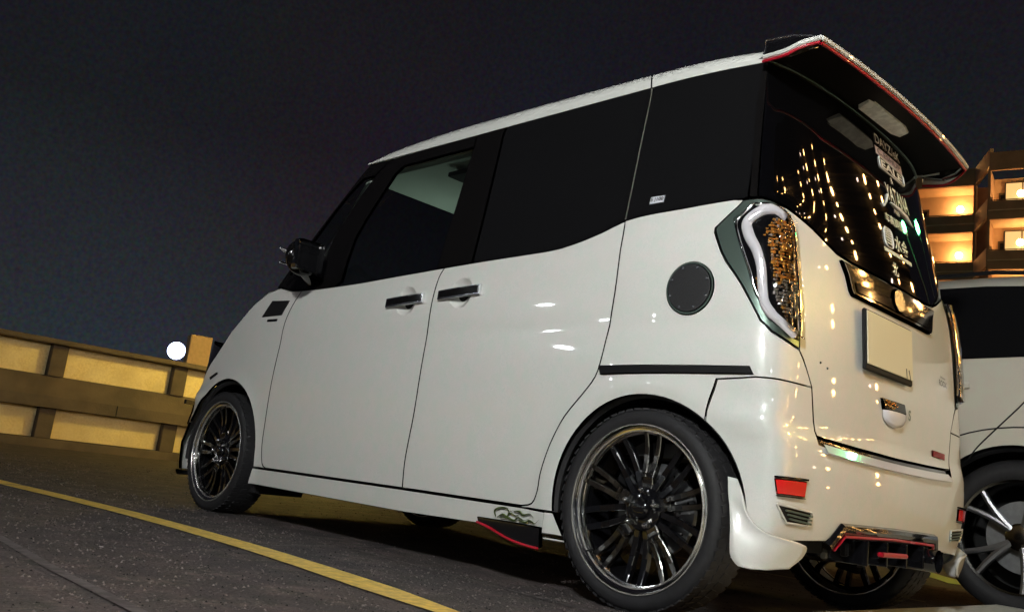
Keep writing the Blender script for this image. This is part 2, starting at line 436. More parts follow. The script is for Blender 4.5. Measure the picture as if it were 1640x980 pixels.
# front fender
fend=both('front_fender', [(2.030,.232)]+SEAM_F[::-1][1:]+[(2.05,1.030),(2.16,1.052),(2.26,1.034),(2.38,.977),(2.475,.905),(2.545,.858),(2.63,.783),(2.72,.70),(2.80,.60),(2.84,.50),(2.842,.42)]+arc(2.478,.27,.350,22,172)+[(2.129,.232)], M['pearl'])
both('fender_vent', [(2.262,.915),(2.196,.991),(2.040,.984),(2.085,.9165)], M['plastic'], off=.004, bev=.002)
both('fender_vent_script', [(2.205,.902),(2.115,.902),(2.115,.890),(2.205,.890)], M['garn'], off=.003, bev=.001, step=.02)
# quarter panel
ARCH_R=arc(0,.28,.3165,-12,158)
LAMP_F=[(-0.2313,1.1675),(-.1617,1.0849),(-.1630,1.070),(-0.2080,0.9793),(-0.2492,0.9121),(-0.3064,0.8109),(-0.3497,0.7815),(-0.4622,0.7492)]
quart=both('quarter_panel', gap=.0005, bev=.0018, poly=[(.4522,.2352),(.313,.2352)]+arc(0,.28,.3165,-6,127)+[(-0.2099,0.6475),(-0.2957,0.6570),(-0.4191,0.6574),(-0.5174,0.6588),(-0.4622,0.7492)]+LAMP_F[::-1][1:]+belt(-.2406,.16)[1:-1]+SEAM_R[::-1][:-1], m=M['pearl'])
both('side_trim', [(.174,.6800),(-0.2799,0.6856),(-0.2922,0.6619),(.164,.6505)], M['plastic'], off=.006, bev=.003)
# sill
sill=both('side_skirt', [(2.129,.228),(1.056,.234),(.44,.2345),(.312,.231),(.312,.172),(.36,.163),(.63,.163),(1.04,.155),(2.160,.157)], M['pearl'], off=.004)
for s in (1,-1):
    panel('skirt_end', [(.338,.2335),(.3045,.2345),(.262,.168),(.345,.168)], M['pearl'], van, off=.010, side=s)
    panel('skirt_clip', [(.345,.160),(.258,.160),(.255,.150),(.340,.150)], M['pearl'], van, off=.006, side=s, bev=.002)
    panel('skirt_fin', [(.640,.186),(.632,.170),(.565,.158),(.510,.142),(.448,.130),(.352,.124),(.346,.186),(.5,.187)], M['black'], van, off=.014, side=s, bev=.002)
    rs=BM(); rs.tube([on(*q,.017,s) for q in smoothline([(.634,.170),(.60,.164),(.565,.1565),(.510,.1405),(.448,.129),(.40,.125),(.356,.1235)],3)], .0042, 6).build('skirt_red_edge', M['redline'], van, True)
    # flame decal on the skirt
    fl_=[]
    curves=[[(.552,.196),(.558,.213),(.535,.224),(.505,.226),(.49,.218),(.47,.224)],[(.545,.194),(.52,.206),(.50,.2),(.49,.213),(.46,.207),(.44,.216),(.42,.208)],[(.53,.193),(.50,.198),(.47,.192),(.45,.203),(.425,.197),(.40,.206)],[(.45,.196),(.42,.192),(.40,.200),(.375,.194),(.352,.209)],[(.47,.22),(.445,.222),(.43,.213),(.40,.219),(.38,.208)]]
    fb=BM()
    for cv in curves:
        c2=smoothline(cv,4)
        fb.tube([on(*q,.0105,s) for q in c2], [.0036*(1-.75*abs(2*i/(len(c2)-1)-.7)) for i in range(len(c2))], 5)
    fb.build('flame_decal', M['fgreen'], van, True)
# rear bumper
half=[(-0.2099,0.6469),(-0.2956,0.6564),(-0.4191,0.6568),(-0.5169,0.6582),(-0.5366,0.5425),(-0.5440,0.5070),(-0.5894,0.5041),(-.7578,.4985),(UM,.494)]
low=[(UM,.300),(-.705,.298),(-.640,.254),(-0.4818,0.2465),(-0.3891,0.2411),(-.2600,.187)]
left_edge=arc(0,.28,.3165,197,127.5,14)    # arch from low to high, rear side of the wheel
outline=half+mir(half)[::-1][1:]+mir(left_edge)[::-1]+mir(low)[::-1]+low[1:]+left_edge
bumper=panel('rear_bumper', outline, M['pearl'], van, step=.03, gap=.0005, bev=.0018)
def tail(name, poly, m, parent=None, **k): return panel(name, poly, m, parent or van, **k)
# tail gate, lower white part
TG=[(-0.3873,1.1625),(-0.4583,1.1381),(-0.4543,1.0666),(-0.4621,0.9021),(-0.4622,0.7492),(-0.5174,0.6588),(-0.5387,0.5425),(-0.5451,0.5288),(-0.5894,0.5260),(-.7578,.521),(UM,.517)]
GB=[(-0.3881,1.1651),(-0.4520,1.1576),(-0.5444,1.1225),(-0.6009,1.0983),(-.6641,1.0760),(-.75,1.068),(-.90,1.067),(UM,1.067)]
gate=tail('tail_gate', TG+mir(TG)[::-1][1:]+mir(GB[1:])+GB[1:][::-1][1:], M['pearl'], step=.03)
# bright strip in the recess between gate and bumper
tail('gate_recess', [(-0.5477,0.5289),(-.76,.523),(UM,.519)]+mir([(-0.5477,0.5289),(-.76,.523)])[::-1]+mir([(-0.5498,0.4970),(-.76,.492)])+[(UM,.488),(-.76,.492),(-0.5498,0.4970)], M['black'], off=-.009)
def strip(z0,z1,u0,u1,o0,o1,m,name,n=40,zc=0):
    V=[];F=[];NN=[]
    for i in range(n+1):
        u=u0+(u1-u0)*i/n; q=((u-UM)/(u0-UM))**2
        V.append(on(u,z0+zc*q,o0)); V.append(on(u,z1+zc*q,o1)); V.append(on(u,z1+zc*q-.004,-.01))
        if i:
            a=3*i; F.append((a-3,a-2,a+1,a)); F.append((a-2,a-1,a+2,a+1))
    return pmesh(name,V,F,m,van)
strip(.502,.478,-.572,2*UM+.572,-.001,.012,M['guide'],'bumper_bright_strip',zc=.010)
# black gate edge line above
# rear window: one dark glass wrapping to both corners
RG=[(-.335,1.640),(-.302,1.50),(-.287,1.35),(-.291,1.1755)]+[(-0.3884,1.1662)]+[(a,b+.003) for a,b in GB[1:]]
glassr=tail('rear_window', RG+mir(RG)[::-1][1:]+[(-1.5,1.648),(UM,1.655),(-0.6109,1.6541)], M['rglass'], step=.03, off=.002)
# side glass
GT=1.640
for s in (1,-1):
    panel('quarter_window', belt(-.245,.158)[::1]+[(.166,1.235),(.180,1.45),(.1865,1.60),(.187,GT),(-.245,GT)], M['pglass'], van, side=s, off=.001)
    panel('rear_pillar_trim', [(-.250,1.1735),(-.287,1.1736),(-.283,1.35),(-.298,1.50),(-.331,GT),(-.207,GT),(-.216,1.50),(-.237,1.35)], M['garn'], van, side=s, off=.003)
    panel('sliding_door_window', belt(.165,.832)+[(.850,1.25),(.876,1.50),(.89,GT-.03),(.88,GT),(.192,GT),(.191,1.60),(.184,1.45),(.170,1.235)], M['pglass'], van, side=s, off=.001)
    panel('centre_pillar_trim', belt(.836,1.030)+[(1.036,1.20),(1.046,1.44),(1.050,1.58),(1.052,GT),(.885,GT),(.893,GT-.03),(.880,1.50),(.854,1.25)], M['garn'], van, side=s, off=.002)
    fg=[(1.655,1.0482),(1.668,1.15),(1.6706,1.2492),(1.645,1.33),(1.62,1.3827),(1.5674,1.4932),(1.540,1.545),(1.50,1.575)]
    panel('front_door_window', belt(1.032,1.655)+fg[1:]+[(1.25,1.578),(1.050,1.578),(1.046,1.44),(1.036,1.20)], M['cglass'], van, side=s, off=-.002, fl=False)
    # front door window frame: the black surround
    panel('window_frame', [(1.053,GT),(1.052,1.582)]+[(1.25,1.582),(1.505,1.579),(1.545,1.549),(1.572,1.496),(1.625,1.385),(1.650,1.332),(1.676,1.25),(1.673,1.15),(1.660,1.0482)]+belt(1.660,1.90)[1:]+[(1.850,1.30),(1.765,1.470),(1.700,1.565),(1.650,1.610),(1.60,1.632),(1.50,1.638),(1.35,GT)], M['garn'], van, side=s, off=.001)
    q=[(1.800,1.545),(1.738,1.536),(1.775,1.470),(1.862,1.300),(1.905,1.215),(2.02,1.215),(1.995,1.31),(1.89,1.445)]
    panel('front_quarter_window', [(1.790,1.560),(1.722,1.560),(1.775,1.470),(1.862,1.300),(1.910,1.190),(1.930,1.12),(2.115,1.12),(2.085,1.19),(2.003,1.304),(1.925,1.42),(1.865,1.495)], M['cglass'], van, side=s, off=-.003, fl=False)
    panel('front_pillar', [(1.60,1.634),(1.65,1.612),(1.705,1.566),(1.718,1.566),(1.792,1.566),(1.869,1.497),(1.929,1.422),(2.007,1.306),(2.089,1.191),(2.119,1.116),(1.934,1.116),(1.925,1.10),(1.905,1.028),(2.05,1.0325),(2.14,1.050),(2.192,1.056),(2.127,1.168),(2.072,1.249),(2.022,1.321),(1.943,1.432),(1.889,1.500),(1.830,1.578),(1.775,1.638)], M['garn'], van, side=s, off=.001)
    panel('quarter_window_line', [(.196,1.636),(.190,1.60),(.182,1.45),(.168,1.235),(.163,1.145),(.157,1.145),(.162,1.235),(.176,1.45),(.184,1.60),(.189,1.636)], mat('pale_seam_rubber',(.16,.16,.13),.5), van, side=s, off=.003, step=.02, bev=.001, fl=False, gap=0)
# roof
HR=hermite([(-.32,.040),(-.2,.052),(.2,.066),(.8,.072),(1.15,.072),(1.45,.060),(1.63,.045),(1.75,.020),(1.83,.004)])
V=[];F=[]
xs=[-.30+i*.05 for i in range(43)]
xs=[x for x in xs if x<1.80]+[1.80]
sec=[(0,0),(-.001,.25),(.006,.6),(.020,.85),(.045,1.02),(.085,1.14)]
nc=13
for x in xs:
    h=HR(x); ye=wside(min(x,2.2),1.64) if x>-.2 else P(x,1.64)[1]; zt=1.6405
    prof=[(ye-a*(h/.07 if h<.07 else 1)**.5, zt+b*h) for a,b in sec]
    y0,z0=prof[-1]; f=max(0,(x-1.35)/.45)
    prof+=[(y0*(1-k/nc), z0+(.030+.03*min(1,h/.07))*(1-(1-k/nc)**2)) for k in range(1,nc+1)]
    prof=prof+[(-a,b) for a,b in prof[::-1][1:]]
    for a,b in prof: V.append((x+.20*f*f*(1-(a/ye)**2), a, b))
n=len(prof)
for i in range(len(xs)-1):
    for j in range(n-1): F.append((i*n+j,i*n+j+1,(i+1)*n+j+1,(i+1)*n+j))
roof=pmesh('roof',V,F,M['pearledge'],van,smooth=True)
roofend=n
for s in (1,-1):
    rb=BM(); rb.tube([(.197,s*(wside(.197,1.64)+.0005),1.637),(.199,s*(wside(.197,1.64)+.0006),1.658),(.203,s*(wside(.197,1.64)-.004),1.672),(.21,s*(wside(.197,1.64)-.011),1.690)],.003,6).build('roof_seam',M['plastic'],van)
# windscreen and hood
V=[];F=[]
ed=[(x,z,wside(x,z)-.004) for x,z in [(1.775,1.640),(1.830,1.578),(1.889,1.500),(1.943,1.432),(2.022,1.321),(2.072,1.249),(2.127,1.168),(2.190,1.060)]]
ed=smoothline(ed,3)
for i,(x,z,y) in enumerate(ed):
    t=i/(len(ed)-1)
    for k in range(17):
        s=1-k/8
        V.append((x+.20*(1-s*s), y*s, z+.055*(1-s*s)*(1-t)*.9))
for i in range(len(ed)-1):
    for j in range(16): F.append((i*17+j,(i+1)*17+j,(i+1)*17+j+1,i*17+j+1))
pmesh('windscreen',V,F,M['cglass'],van,smooth=True)
V=[];F=[]
hd=smoothline([(2.16,1.052),(2.26,1.040),(2.38,.977),(2.475,.905),(2.545,.858),(2.63,.783)],2)
for i,(x,z) in enumerate(hd):
    t=i/(len(hd)-1); y0=wside(x,z)
    for k in range(17):
        s=1-k/8
        V.append((x+(.18+.05*t)*(1-s*s), y0*s-(.004 if s>0 else -.004)*(abs(s)==1), z+(.030+.015*t)*(1-s*s)))
for i in range(len(hd)-1):
    for j in range(16): F.append((i*17+j,(i+1)*17+j,(i+1)*17+j+1,i*17+j+1))
pmesh('hood',V,F,M['pearl'],van,smooth=True)
# front bumper and lamps
FM=FR+YF
def mirf(p): return [(2*FM-u,z) for u,z in p]
top=[(2.66,.760),(2.72,.700),(2.80,.600),(2.90,.60),(3.1,.60),(FM,.60)]
topb=[(2.725,.697),(2.805,.602),(2.90,.60),(3.1,.60),(FM,.60)]
ar=arc(2.478,.27,.350,22,-12,8)
fb=[(2.842,.42)]+[(2.842,.50),(2.805,.598),(2.90,.598),(3.1,.598),(FM,.598)]
lo=[(2.83,.165),(2.9,.165),(3.2,.16),(FM,.16)]
panel('front_bumper', ar[::-1][:-1]+fb+mirf(fb)[::-1][1:]+mirf(ar[::-1][:-1])[::-1]+mirf(lo)+lo[::-1][1:], M['pearl'], van)
for s in (1,-1):
    panel('headlamp', [(2.64,.780),(2.725,.703),(2.81,.606),(3.12,.61),(3.11,.80),(2.95,.82),(2.80,.82)], M['black'], van, side=s, off=-.002)
    panel('side_marker', [(2.684,.618),(2.70,.630),(2.628,.655),(2.610,.648)], M['plastic'], van, side=s, off=.006, step=.01, bev=.002)
    BM().box((2.905,s*.705,.50),(.16,.012,.022),Matrix.Rotation(s*-.75,3,'Z'),.003).build('bumper_canard',M['black'],van)
    panel('orange_marker', [(2.842,.490),(2.880,.492),(2.872,.395),(2.850,.390)], M['amber'], van, side=s, off=.010, step=.02)
    panel('bumper_lip', [(2.83,.168),(2.83,.145),(3.2,.138),(3.3,.138),(3.3,.158),(2.9,.163)], M['plastic'], van, side=s, off=.015)
panel('grille', [(3.13,.61),(3.12,.795),(FM,.81)]+mirf([(3.13,.61),(3.12,.795)])[::-1], M['black'], van, off=-.004)
# inner body behind the seams
sh=[(2.06,.25),(2.03,1.0)]
for s in (1,-1):
    panel('inner_side', [(2.10,.19),(2.07,.80),(2.00,1.02)]+belt(1.96,-.20)[1:]+[(-0.2145,0.9998),(-0.2809,0.7971),(-0.2778,0.6565)]+arc(0,.28,.34,125,5,18)+[(.33,.19)], M['deep'], van, side=s, off=-.018, step=.08, fl=False)
tail('inner_tail', [(-0.2359,0.6582),(-0.3016,0.7962),(-0.2396,1.0989),(-0.2942,1.1565),(-0.6007,1.0902),(UM,1.06)]+mir([(-0.2359,0.6582),(-0.3016,0.7962),(-0.2396,1.0989),(-0.2942,1.1565),(-0.6007,1.0902)])[::-1]+mir([(-0.2681,0.3001),(-.7,.32)])+[(-.7,.32),(-0.2681,0.3001)], M['deep'], off=-.022, step=.08, fl=False)
# ------------------------------------------------------------------ tail lamps
LO=[(-.1640,1.0700),(-.1617,1.0849),(-0.2312,1.1692),(-0.2879,1.1721),(-0.3878,1.1641),(-0.4580,1.1369),(-0.4559,1.0667),(-0.4630,0.9021),(-0.4635,0.7480),(-0.3498,0.7797),(-0.3063,0.8091),(-0.2482,0.9111),(-0.2071,0.9785)]
LI=[(-0.2757,1.1571),(-0.3431,1.1512),(-0.4306,1.1313),(-0.4496,1.1014),(-0.4459,0.9784),(-0.4549,0.8581),(-0.4568,0.7728),(-0.4283,0.7766),(-0.3421,0.8132),(-0.2899,0.8817),(-0.2677,0.9494),(-0.2487,1.0007),(-0.2155,1.0958)]
GL=smoothline([(-0.4115,1.1172),(-0.3676,1.1328),(-0.3150,1.1290),(-0.2709,1.1094),(-0.2540,1.0862),(-0.2669,1.0475),(-0.2918,1.0083),(-0.3087,0.9606),(-0.3153,0.9006),(-0.3221,0.8606),(-0.3443,0.8312),(-0.3874,0.8054),(-0.4315,0.7848)],4)
def ribbon(pts, w, h, s, base):
    # a raised rounded band along (u,z) points
    V=[];F=[]; n=len(pts)
    for i,(u,z) in enumerate(pts):
        a=pts[max(0,i-1)]; b=pts[min(n-1,i+1)]; dx,dz=b[0]-a[0],b[1]-a[1]; l=math.hypot(dx,dz); nx,nz=-dz/l,dx/l
        ww=w[i] if isinstance(w,list) else w
        for k in range(9):
            t=math.pi*k/8; V.append(on(u+nx*math.cos(t)*ww, z+nz*math.cos(t)*ww, base+h*math.sin(t), s))
    for i in range(n-1):
        for k in range(8):
            F.append((i*9+k,i*9+k+1,(i+1)*9+k+1,(i+1)*9+k))
    return V,F
for s in (1,-1):
    lamp=panel('tail_lamp', LO, M['smoke'], van, off=.003, side=s, step=.02, bev=.005)
    panel('lamp_housing', LI, M['wblack'], lamp, off=.006, side=s, step=.02)
    V,F=ribbon(GL,[.0165 if 4<i<len(GL)-8 else .014 for i in range(len(GL))],.011,s,.009)
    pmesh('light_guide', V, F if s>0 else [f[::-1] for f in F], M['guide'], lamp, smooth=True)
    def inp(u,z,poly):
        c=False
        for i in range(len(poly)):
            a=poly[i]; b=poly[i-1]
            if (a[1]>z)!=(b[1]>z) and u<(b[0]-a[0])*(z-a[1])/(b[1]-a[1])+a[0]: c=not c
        return c
    CELL=[(-0.3454,1.0956),(-0.4173,1.1041),(-0.4282,1.0688),(-0.4258,0.9772),(-0.4308,0.8971),(-0.4353,0.8221),(-0.3921,0.8335),(-0.3531,0.8651),(-0.3479,0.9448),(-0.3381,1.0049),(-0.3132,1.0555)]
    rng=random.Random(5)
    for nm,mt,pr in (('amber_cells',M['amber'],0),('chrome_cells',M['silverr'],1)):
        c=BM(); rng=random.Random(5)
        z=.83
        while z<1.11:
            u=-.31
            while u>-.44:
                amb = rng.random() < (.75 if z>.93 else .12)
                if inp(u,z,CELL) and (amb==(pr==0)):
                    p=on(u+rng.uniform(-.002,.002),z,.014+rng.uniform(0,.006),s); nn=Vector(N(u,z)); nn.y*=s
                    q=nn.to_track_quat('Z','Y').to_matrix() @ Matrix.Rotation(rng.uniform(-0.5910,0.5989),3,'X') @ Matrix.Rotation(rng.uniform(-0.5910,0.5989),3,'Y')
                    c.box(p,(.0068,rng.choice((.0045,.0085)),.006),q,.001)
                u-=.0084
            z+=.0095
        c.build(nm, mt, lamp, kind='stuff')
    amc=BM()
    for k in range(7):
        p=on(-.300-.003*k,.925-.012*k,.010,s); nn=Vector(N(-0.2840,0.8969)); nn.y*=s
        amc.box(p,(.012,.008,.005),nn.to_track_quat('Z','Y').to_matrix()@Matrix.Rotation(.4*(-1)**k,3,'X'),.001)
    amc.build('side_amber_reflector',M['amber'],lamp)
    V,F=ribbon(smoothline([(-0.4267,1.1184),(-0.4421,1.0904),(-0.4396,0.9983),(-0.4447,0.8977),(-0.4486,0.7976)],4),.006,.006,s,.012)
    pmesh('chrome_strip', V, F if s>0 else [f[::-1] for f in F], M['chrome'], lamp, smooth=True)
    V,F=ribbon(smoothline([(-0.2813,1.1450),(-0.3419,1.1461),(-0.4097,1.1378),(-0.4374,1.1194)],4),.0045,.006,s,.010)
    pmesh('upper_chrome_trim', V, F if s>0 else [f[::-1] for f in F], M['chrome'], lamp, smooth=True)
    V,F=ribbon(smoothline([(-0.2734,1.1533),(-0.2445,1.1267),(-0.2218,1.0956),(-0.2347,1.0491),(-0.2545,0.9982),(-0.2745,0.9472),(-0.2963,0.8864),(-0.3485,0.8181),(-0.4317,0.7778)],4),.004,.005,s,.006)
    pmesh('bezel_edge', V, F if s>0 else [f[::-1] for f in F], M['chrome'], lamp, smooth=True)
    panel('lamp_lens', inset(LI if area(LI)>0 else LI[::-1],.001), M['lens'], lamp, off=.026, side=s, step=.02, fl=False)
# ------------------------------------------------------------------ fuel lid
fu=root('x','','') ; bpy.data.objects.remove(fu)
FC_=(-.1126,.9045)
def disc_panel(name,c,ru,rz,m,parent,off,side=1,n=40,**k): return panel(name,[(c[0]+ru*math.cos(2*math.pi*i/n),c[1]+rz*math.sin(2*math.pi*i/n)) for i in range(n)],m,parent,off=off,side=side,step=.02,**k)
lid=disc_panel('fuel_lid',FC_,.0745,.0790,M['smoke'],van,.005)
disc_panel('lid_face',FC_,.0675,.0715,M['carbon'],lid,.008,bev=.002)
for k in range(8):
    a=R_(22.5+45*k); p=on(FC_[0]+.058*math.cos(a),FC_[1]+.061*math.sin(a),.0095)
    BM().cyl(p-Vector((0,.001,0)),p+Vector((0,.0035,0)),.0042,.0034,8).build('lid_screw',M['satin'],lid)
# ------------------------------------------------------------------ door handles
for s in (1,-1):
    for d,h,fl in ((fdoor[0 if s>0 else 1],hF,1),(rdoor[0 if s>0 else 1],hR,-1)):
        fr=BM(); u0,u1=h[0]-.112,h[0]+.112
        def hp(u,dz,o): return on(u,h[1]+dz+(u-h[0])*-.045,o,s)
        V=[];F=[]
        def bar(nm,ua,ub,z0,z1,o0,o1,m,n=10):
            V=[];F=[];prof=[(z0,o0),(z0,o1-.004),(z0+.003,o1),(z1-.003,o1),(z1,o1-.004),(z1,o0)]
            for i in range(n+1):
                u=ua+(ub-ua)*i/n; arch=.004*(1-((u-h[0])/.115)**2)
                for dz,o in prof: V.append(hp(u,dz,o+arch))
            for i in range(n):
                for k in range(5): F.append((i*6+k,i*6+k+1,(i+1)*6+k+1,(i+1)*6+k))
                F.append((i*6+5,i*6,(i+1)*6,(i+1)*6+5))
            F.append(tuple(range(6))[::-1]); F.append(tuple(range(n*6,n*6+6)))
            return pmesh(nm,V,F if s<0 else [f[::-1] for f in F],m,d)
        bar('door_handle',u0,u1,-.0190,.0190,.002,.013,M['satin'])
        g=h[0]+(-.045 if fl>0 else .062)
        a,b=(u0+.007,g-.002) if True else 0,0
        bar('handle_insert',u0+.008,g-.0015,-.0150,.0150,.006,.0160,M['garn'])
        bar('handle_insert',g+.0015,u1-.008,-.0150,.0150,.006,.0160,M['garn'])
# ------------------------------------------------------------------ tail fittings
GA=[(-.672,1.062),(-.70,1.020),(-.716,.975),(-.73,.962),(-1.025,.958)]
gar=tail('plate_garnish', GA+mir(GA)[::-1][1:]+mir([(-.75,1.060)])+[(UM,1.060),(-.75,1.060)], M['chrome'], off=.012, thick=.02, bev=.007, step=.02)
tail('garnish_inset', [(-.735,1.005),(-.745,.975),(-1.025,.972)]+mir([(-.735,1.005),(-.745,.975)])[::-1]+[(UM,1.012)], M['wblack'], gar, off=.0145, bev=.002)
tail('emblem_disc', [(UM+.045*math.cos(a),1.012+.040*math.sin(a)) for a in [i*math.pi/14 for i in range(28)]], M['satin'], gar, off=.020, bev=.005, step=.01)
ps=Vector((P(UM,.845)[0],0,.845)); sl=math.atan2(P(UM,.93)[0]-P(UM,.76)[0],.17)
pr=Matrix.Rotation(sl,3,'Y')
pl_=BM().box(ps+Vector((-.010,.085,0)),(.012,.340,.184),pr,.004).build('plate_frame',M['deep'],van)
BM().box(ps+Vector((-.018,.085,.006)),(.004,.325,.160),pr,.001).build('number_plate',M['plate'],pl_)
for (y0,z0,y1,z1) in ((-.099,.802,-.103,.772),(-.118,.800,-.131,.771)):
    b=BM(); b.tube([ps+Vector((-.0215,y0+.072,z0-.845)),ps+Vector((-.0225,y1+.072,z1-.845))],.0035,6).build('plate_stroke',M['darkink'],pl_)
BM().cyl(ps+Vector((-.018,-.02,-.050)),ps+Vector((-.022,-.02,-.050)),.005,.005,8).build('plate_bolt',M['darkink'],pl_)
# gate opener badge: dark top, pearl cup below
bd=tail('gate_badge', [(-.9100,.6900),(-1.0700,.6915),(-1.0850,.6600),(-.9230,.6560)], M['wblack'], off=.010, step=.01)
cup=BM(); 
V=[];F=[];rows=8;cols=14
for i in range(rows+1):
    t=i/rows; z=.656-.046*t; w=.080*(1-t**2.6)**.5 if t<1 else 0
    for k in range(cols+1):
        q=-1+2*k/cols; u=-1.003+w*q; V.append(on(u,z,.004+.020*math.sqrt(max(0,1-q*q))*math.sqrt(max(0,1-t*t*.9))))
for i in range(rows):
    for k in range(cols): F.append((i*(cols+1)+k,i*(cols+1)+k+1,(i+1)*(cols+1)+k+1,(i+1)*(cols+1)+k))
pmesh('opener_cup',V,F,M['guide'],van,smooth=True)
b=BM()
for k,(uu,zz) in enumerate([(-.925,.684),(-.935,.672),(-.95,.679),(-.97,.683),(-.962,.668),(-.985,.675)]):
    b.tube([on(uu,zz,.013),on(uu-.015,zz-.006+.003*(k%3),.014),on(uu-.024,zz+.002,.013)],.0022,5)
b.build('badge_scroll',M['amber'],bd)
# lettering pressed on the tail, curved with it
def text(s_, u, z, h, m, parent, width=None, off=.004, ext=.0008, bold=0, shear=0, name='lettering', frame=None, slope=0):
    cu=bpy.data.curves.new(name,'FONT'); cu.body=s_; cu.size=1; cu.extrude=0; cu.offset=bold; cu.shear=shear
    o=bpy.data.objects.new(name,cu); COL.objects.link(o); bpy.context.view_layer.update()
    dg=bpy.context.evaluated_depsgraph_get(); me=bpy.data.meshes.new_from_object(o.evaluated_get(dg)); bpy.data.objects.remove(o); bpy.data.curves.remove(cu)
    me.name=name
    xs=[v.co.x for v in me.vertices]; ys=[v.co.y for v in me.vertices]
    if not xs: return None
    x0,x1,y0,y1=min(xs),max(xs),min(ys),max(ys); k=h/(y1-y0); kx=(width/(x1-x0)) if width else k
    for v in me.vertices:
        a=(v.co.x-x0)*kx
        v.co=on(u-a, z+(v.co.y-y0)*k+slope*a, off)
    return link(name, me, m, parent)
W_=M['decal']
def sticker(name): return name
text('DAYZ/eK',-1.070,1.588,.036,W_,glassr,width=.225,bold=.012,name='decal_letters')
def outline_band(u0,u1,z0,z1,m,th=.0022,r=.012,name='decal_frame',off=.0042,par=None):
    pts=[]
    for cx,cz,a0 in ((u0-r,z1-r,0),(u1+r,z1-r,90),(u1+r,z0+r,180),(u0-r,z0+r,270)):
        for k in range(5):
            a=R_(a0+22.5*k); pts.append((cx+r*math.cos(a),cz+r*math.sin(a)))
    b=BM(); b.tube([on(*p,off) for p in pts+pts[:1]],th,5); return b.build(name,m,par or glassr)
tail('decal_band', [(-1.058,1.575),(-1.300,1.578),(-1.300,1.545),(-1.058,1.542)], M['pinkd'], glassr, off=.0035, bev=.001, fl=False)
text('C.ESHUP',-1.072,1.548,.022,M['darkink'],glassr,width=.205,off=.0050,bold=.01,name='decal_letters')
outline_band(-1.075,-1.298,1.497,1.540,W_)
text('EALE',-1.088,1.503,.030,W_,glassr,width=.19,bold=.03,name='decal_letters')
text('&',-1.150,1.462,.024,W_,glassr,bold=.01,name='decal_letters')
text('YATANA',-1.085,1.385,.060,W_,glassr,width=.20,bold=.012,name='decal_letters')
bb=BM(); bb.tube([on(*q,.004) for q in [(-1.09,1.40),(-1.07,1.37),(-1.04,1.345),(-1.03,1.352)]],.004,6); bb.tube([on(*q,.004) for q in [(-1.11,1.378),(-1.18,1.372),(-1.24,1.366),(-1.30,1.345)]],[.002,.008,.007,.001],6)
bb.build('decal_flourish',W_,glassr)
text('FREE',-1.130,1.345,.014,W_,glassr,width=.045,bold=.01,name='decal_letters')
text('车高調整会',-1.035,1.290,.034,W_,glassr,width=.19,bold=.012,name='decal_letters')
outline_band(-1.000,-1.065,1.195,1.262,W_,th=.003,r=.022)
text('雪',-1.005,1.205,.06,W_,glassr,bold=.008,name='decal_letters')
text('水会',-1.080,1.200,.056,W_,glassr,width=.115,bold=.02,name='decal_letters')
tail('decal_band', [(-.985,1.190),(-1.215,1.192),(-1.215,1.176),(-.985,1.174)], W_, glassr, off=.0035, bev=.001, fl=False)
text('北',-1.030,1.105,.045,W_,glassr,width=.05,bold=.02,name='decal_letters')
text('ROOX',-1.398,.806,.020,M['darkink'],van,width=.085,bold=.02,name='model_lettering')
text('Hwx',-1.415,.832,.009,M['darkink'],van,width=.055,bold=.01,name='model_lettering')
text('S',-1.112,.647,.034,M['smoke'],van,bold=.03,name='model_lettering')
rbg=tail('red_badge', [(-1.335,.5790),(-1.455,.5775),(-1.455,.5560),(-1.335,.5570)], M['redline'], off=.005, bev=.001)
text('XREME',-1.342,.5605,.014,mat('dark_red_ink',(.25,0,.01),.4),rbg,width=.105,off=.0075,bold=.01,name='badge_lettering')
tail('quarter_badge', [(.062,1.207),(.030,1.2075),(.030,1.187),(.062,1.1865)],mat('badge_silver',(.55,.56,.62),.4),van,off=.004,bev=.001,fl=False) if False else None
qb=panel('window_sticker', [(.082,1.212),(.028,1.2125),(.028,1.186),(.082,1.1855)], mat('sticker_white',(.62,.63,.70),.5), van, off=.003, bev=.001, step=.01)
def text_side(s_,u,z,h,w,m,par,off):
    return text(s_,u,z,h,m,par,width=w,off=off,bold=.02,name='sticker_lettering')
text_side('5 |100',.078,1.191,.015,.046,M['darkink'],qb,.0045)
for (u,z) in ((-0.5576,0.7337),(-0.5934,0.7238)): 
    p=on(u,z,.001); BM().ball(p,.0035,n=8).build('gate_bolt',M['darkink'],van)
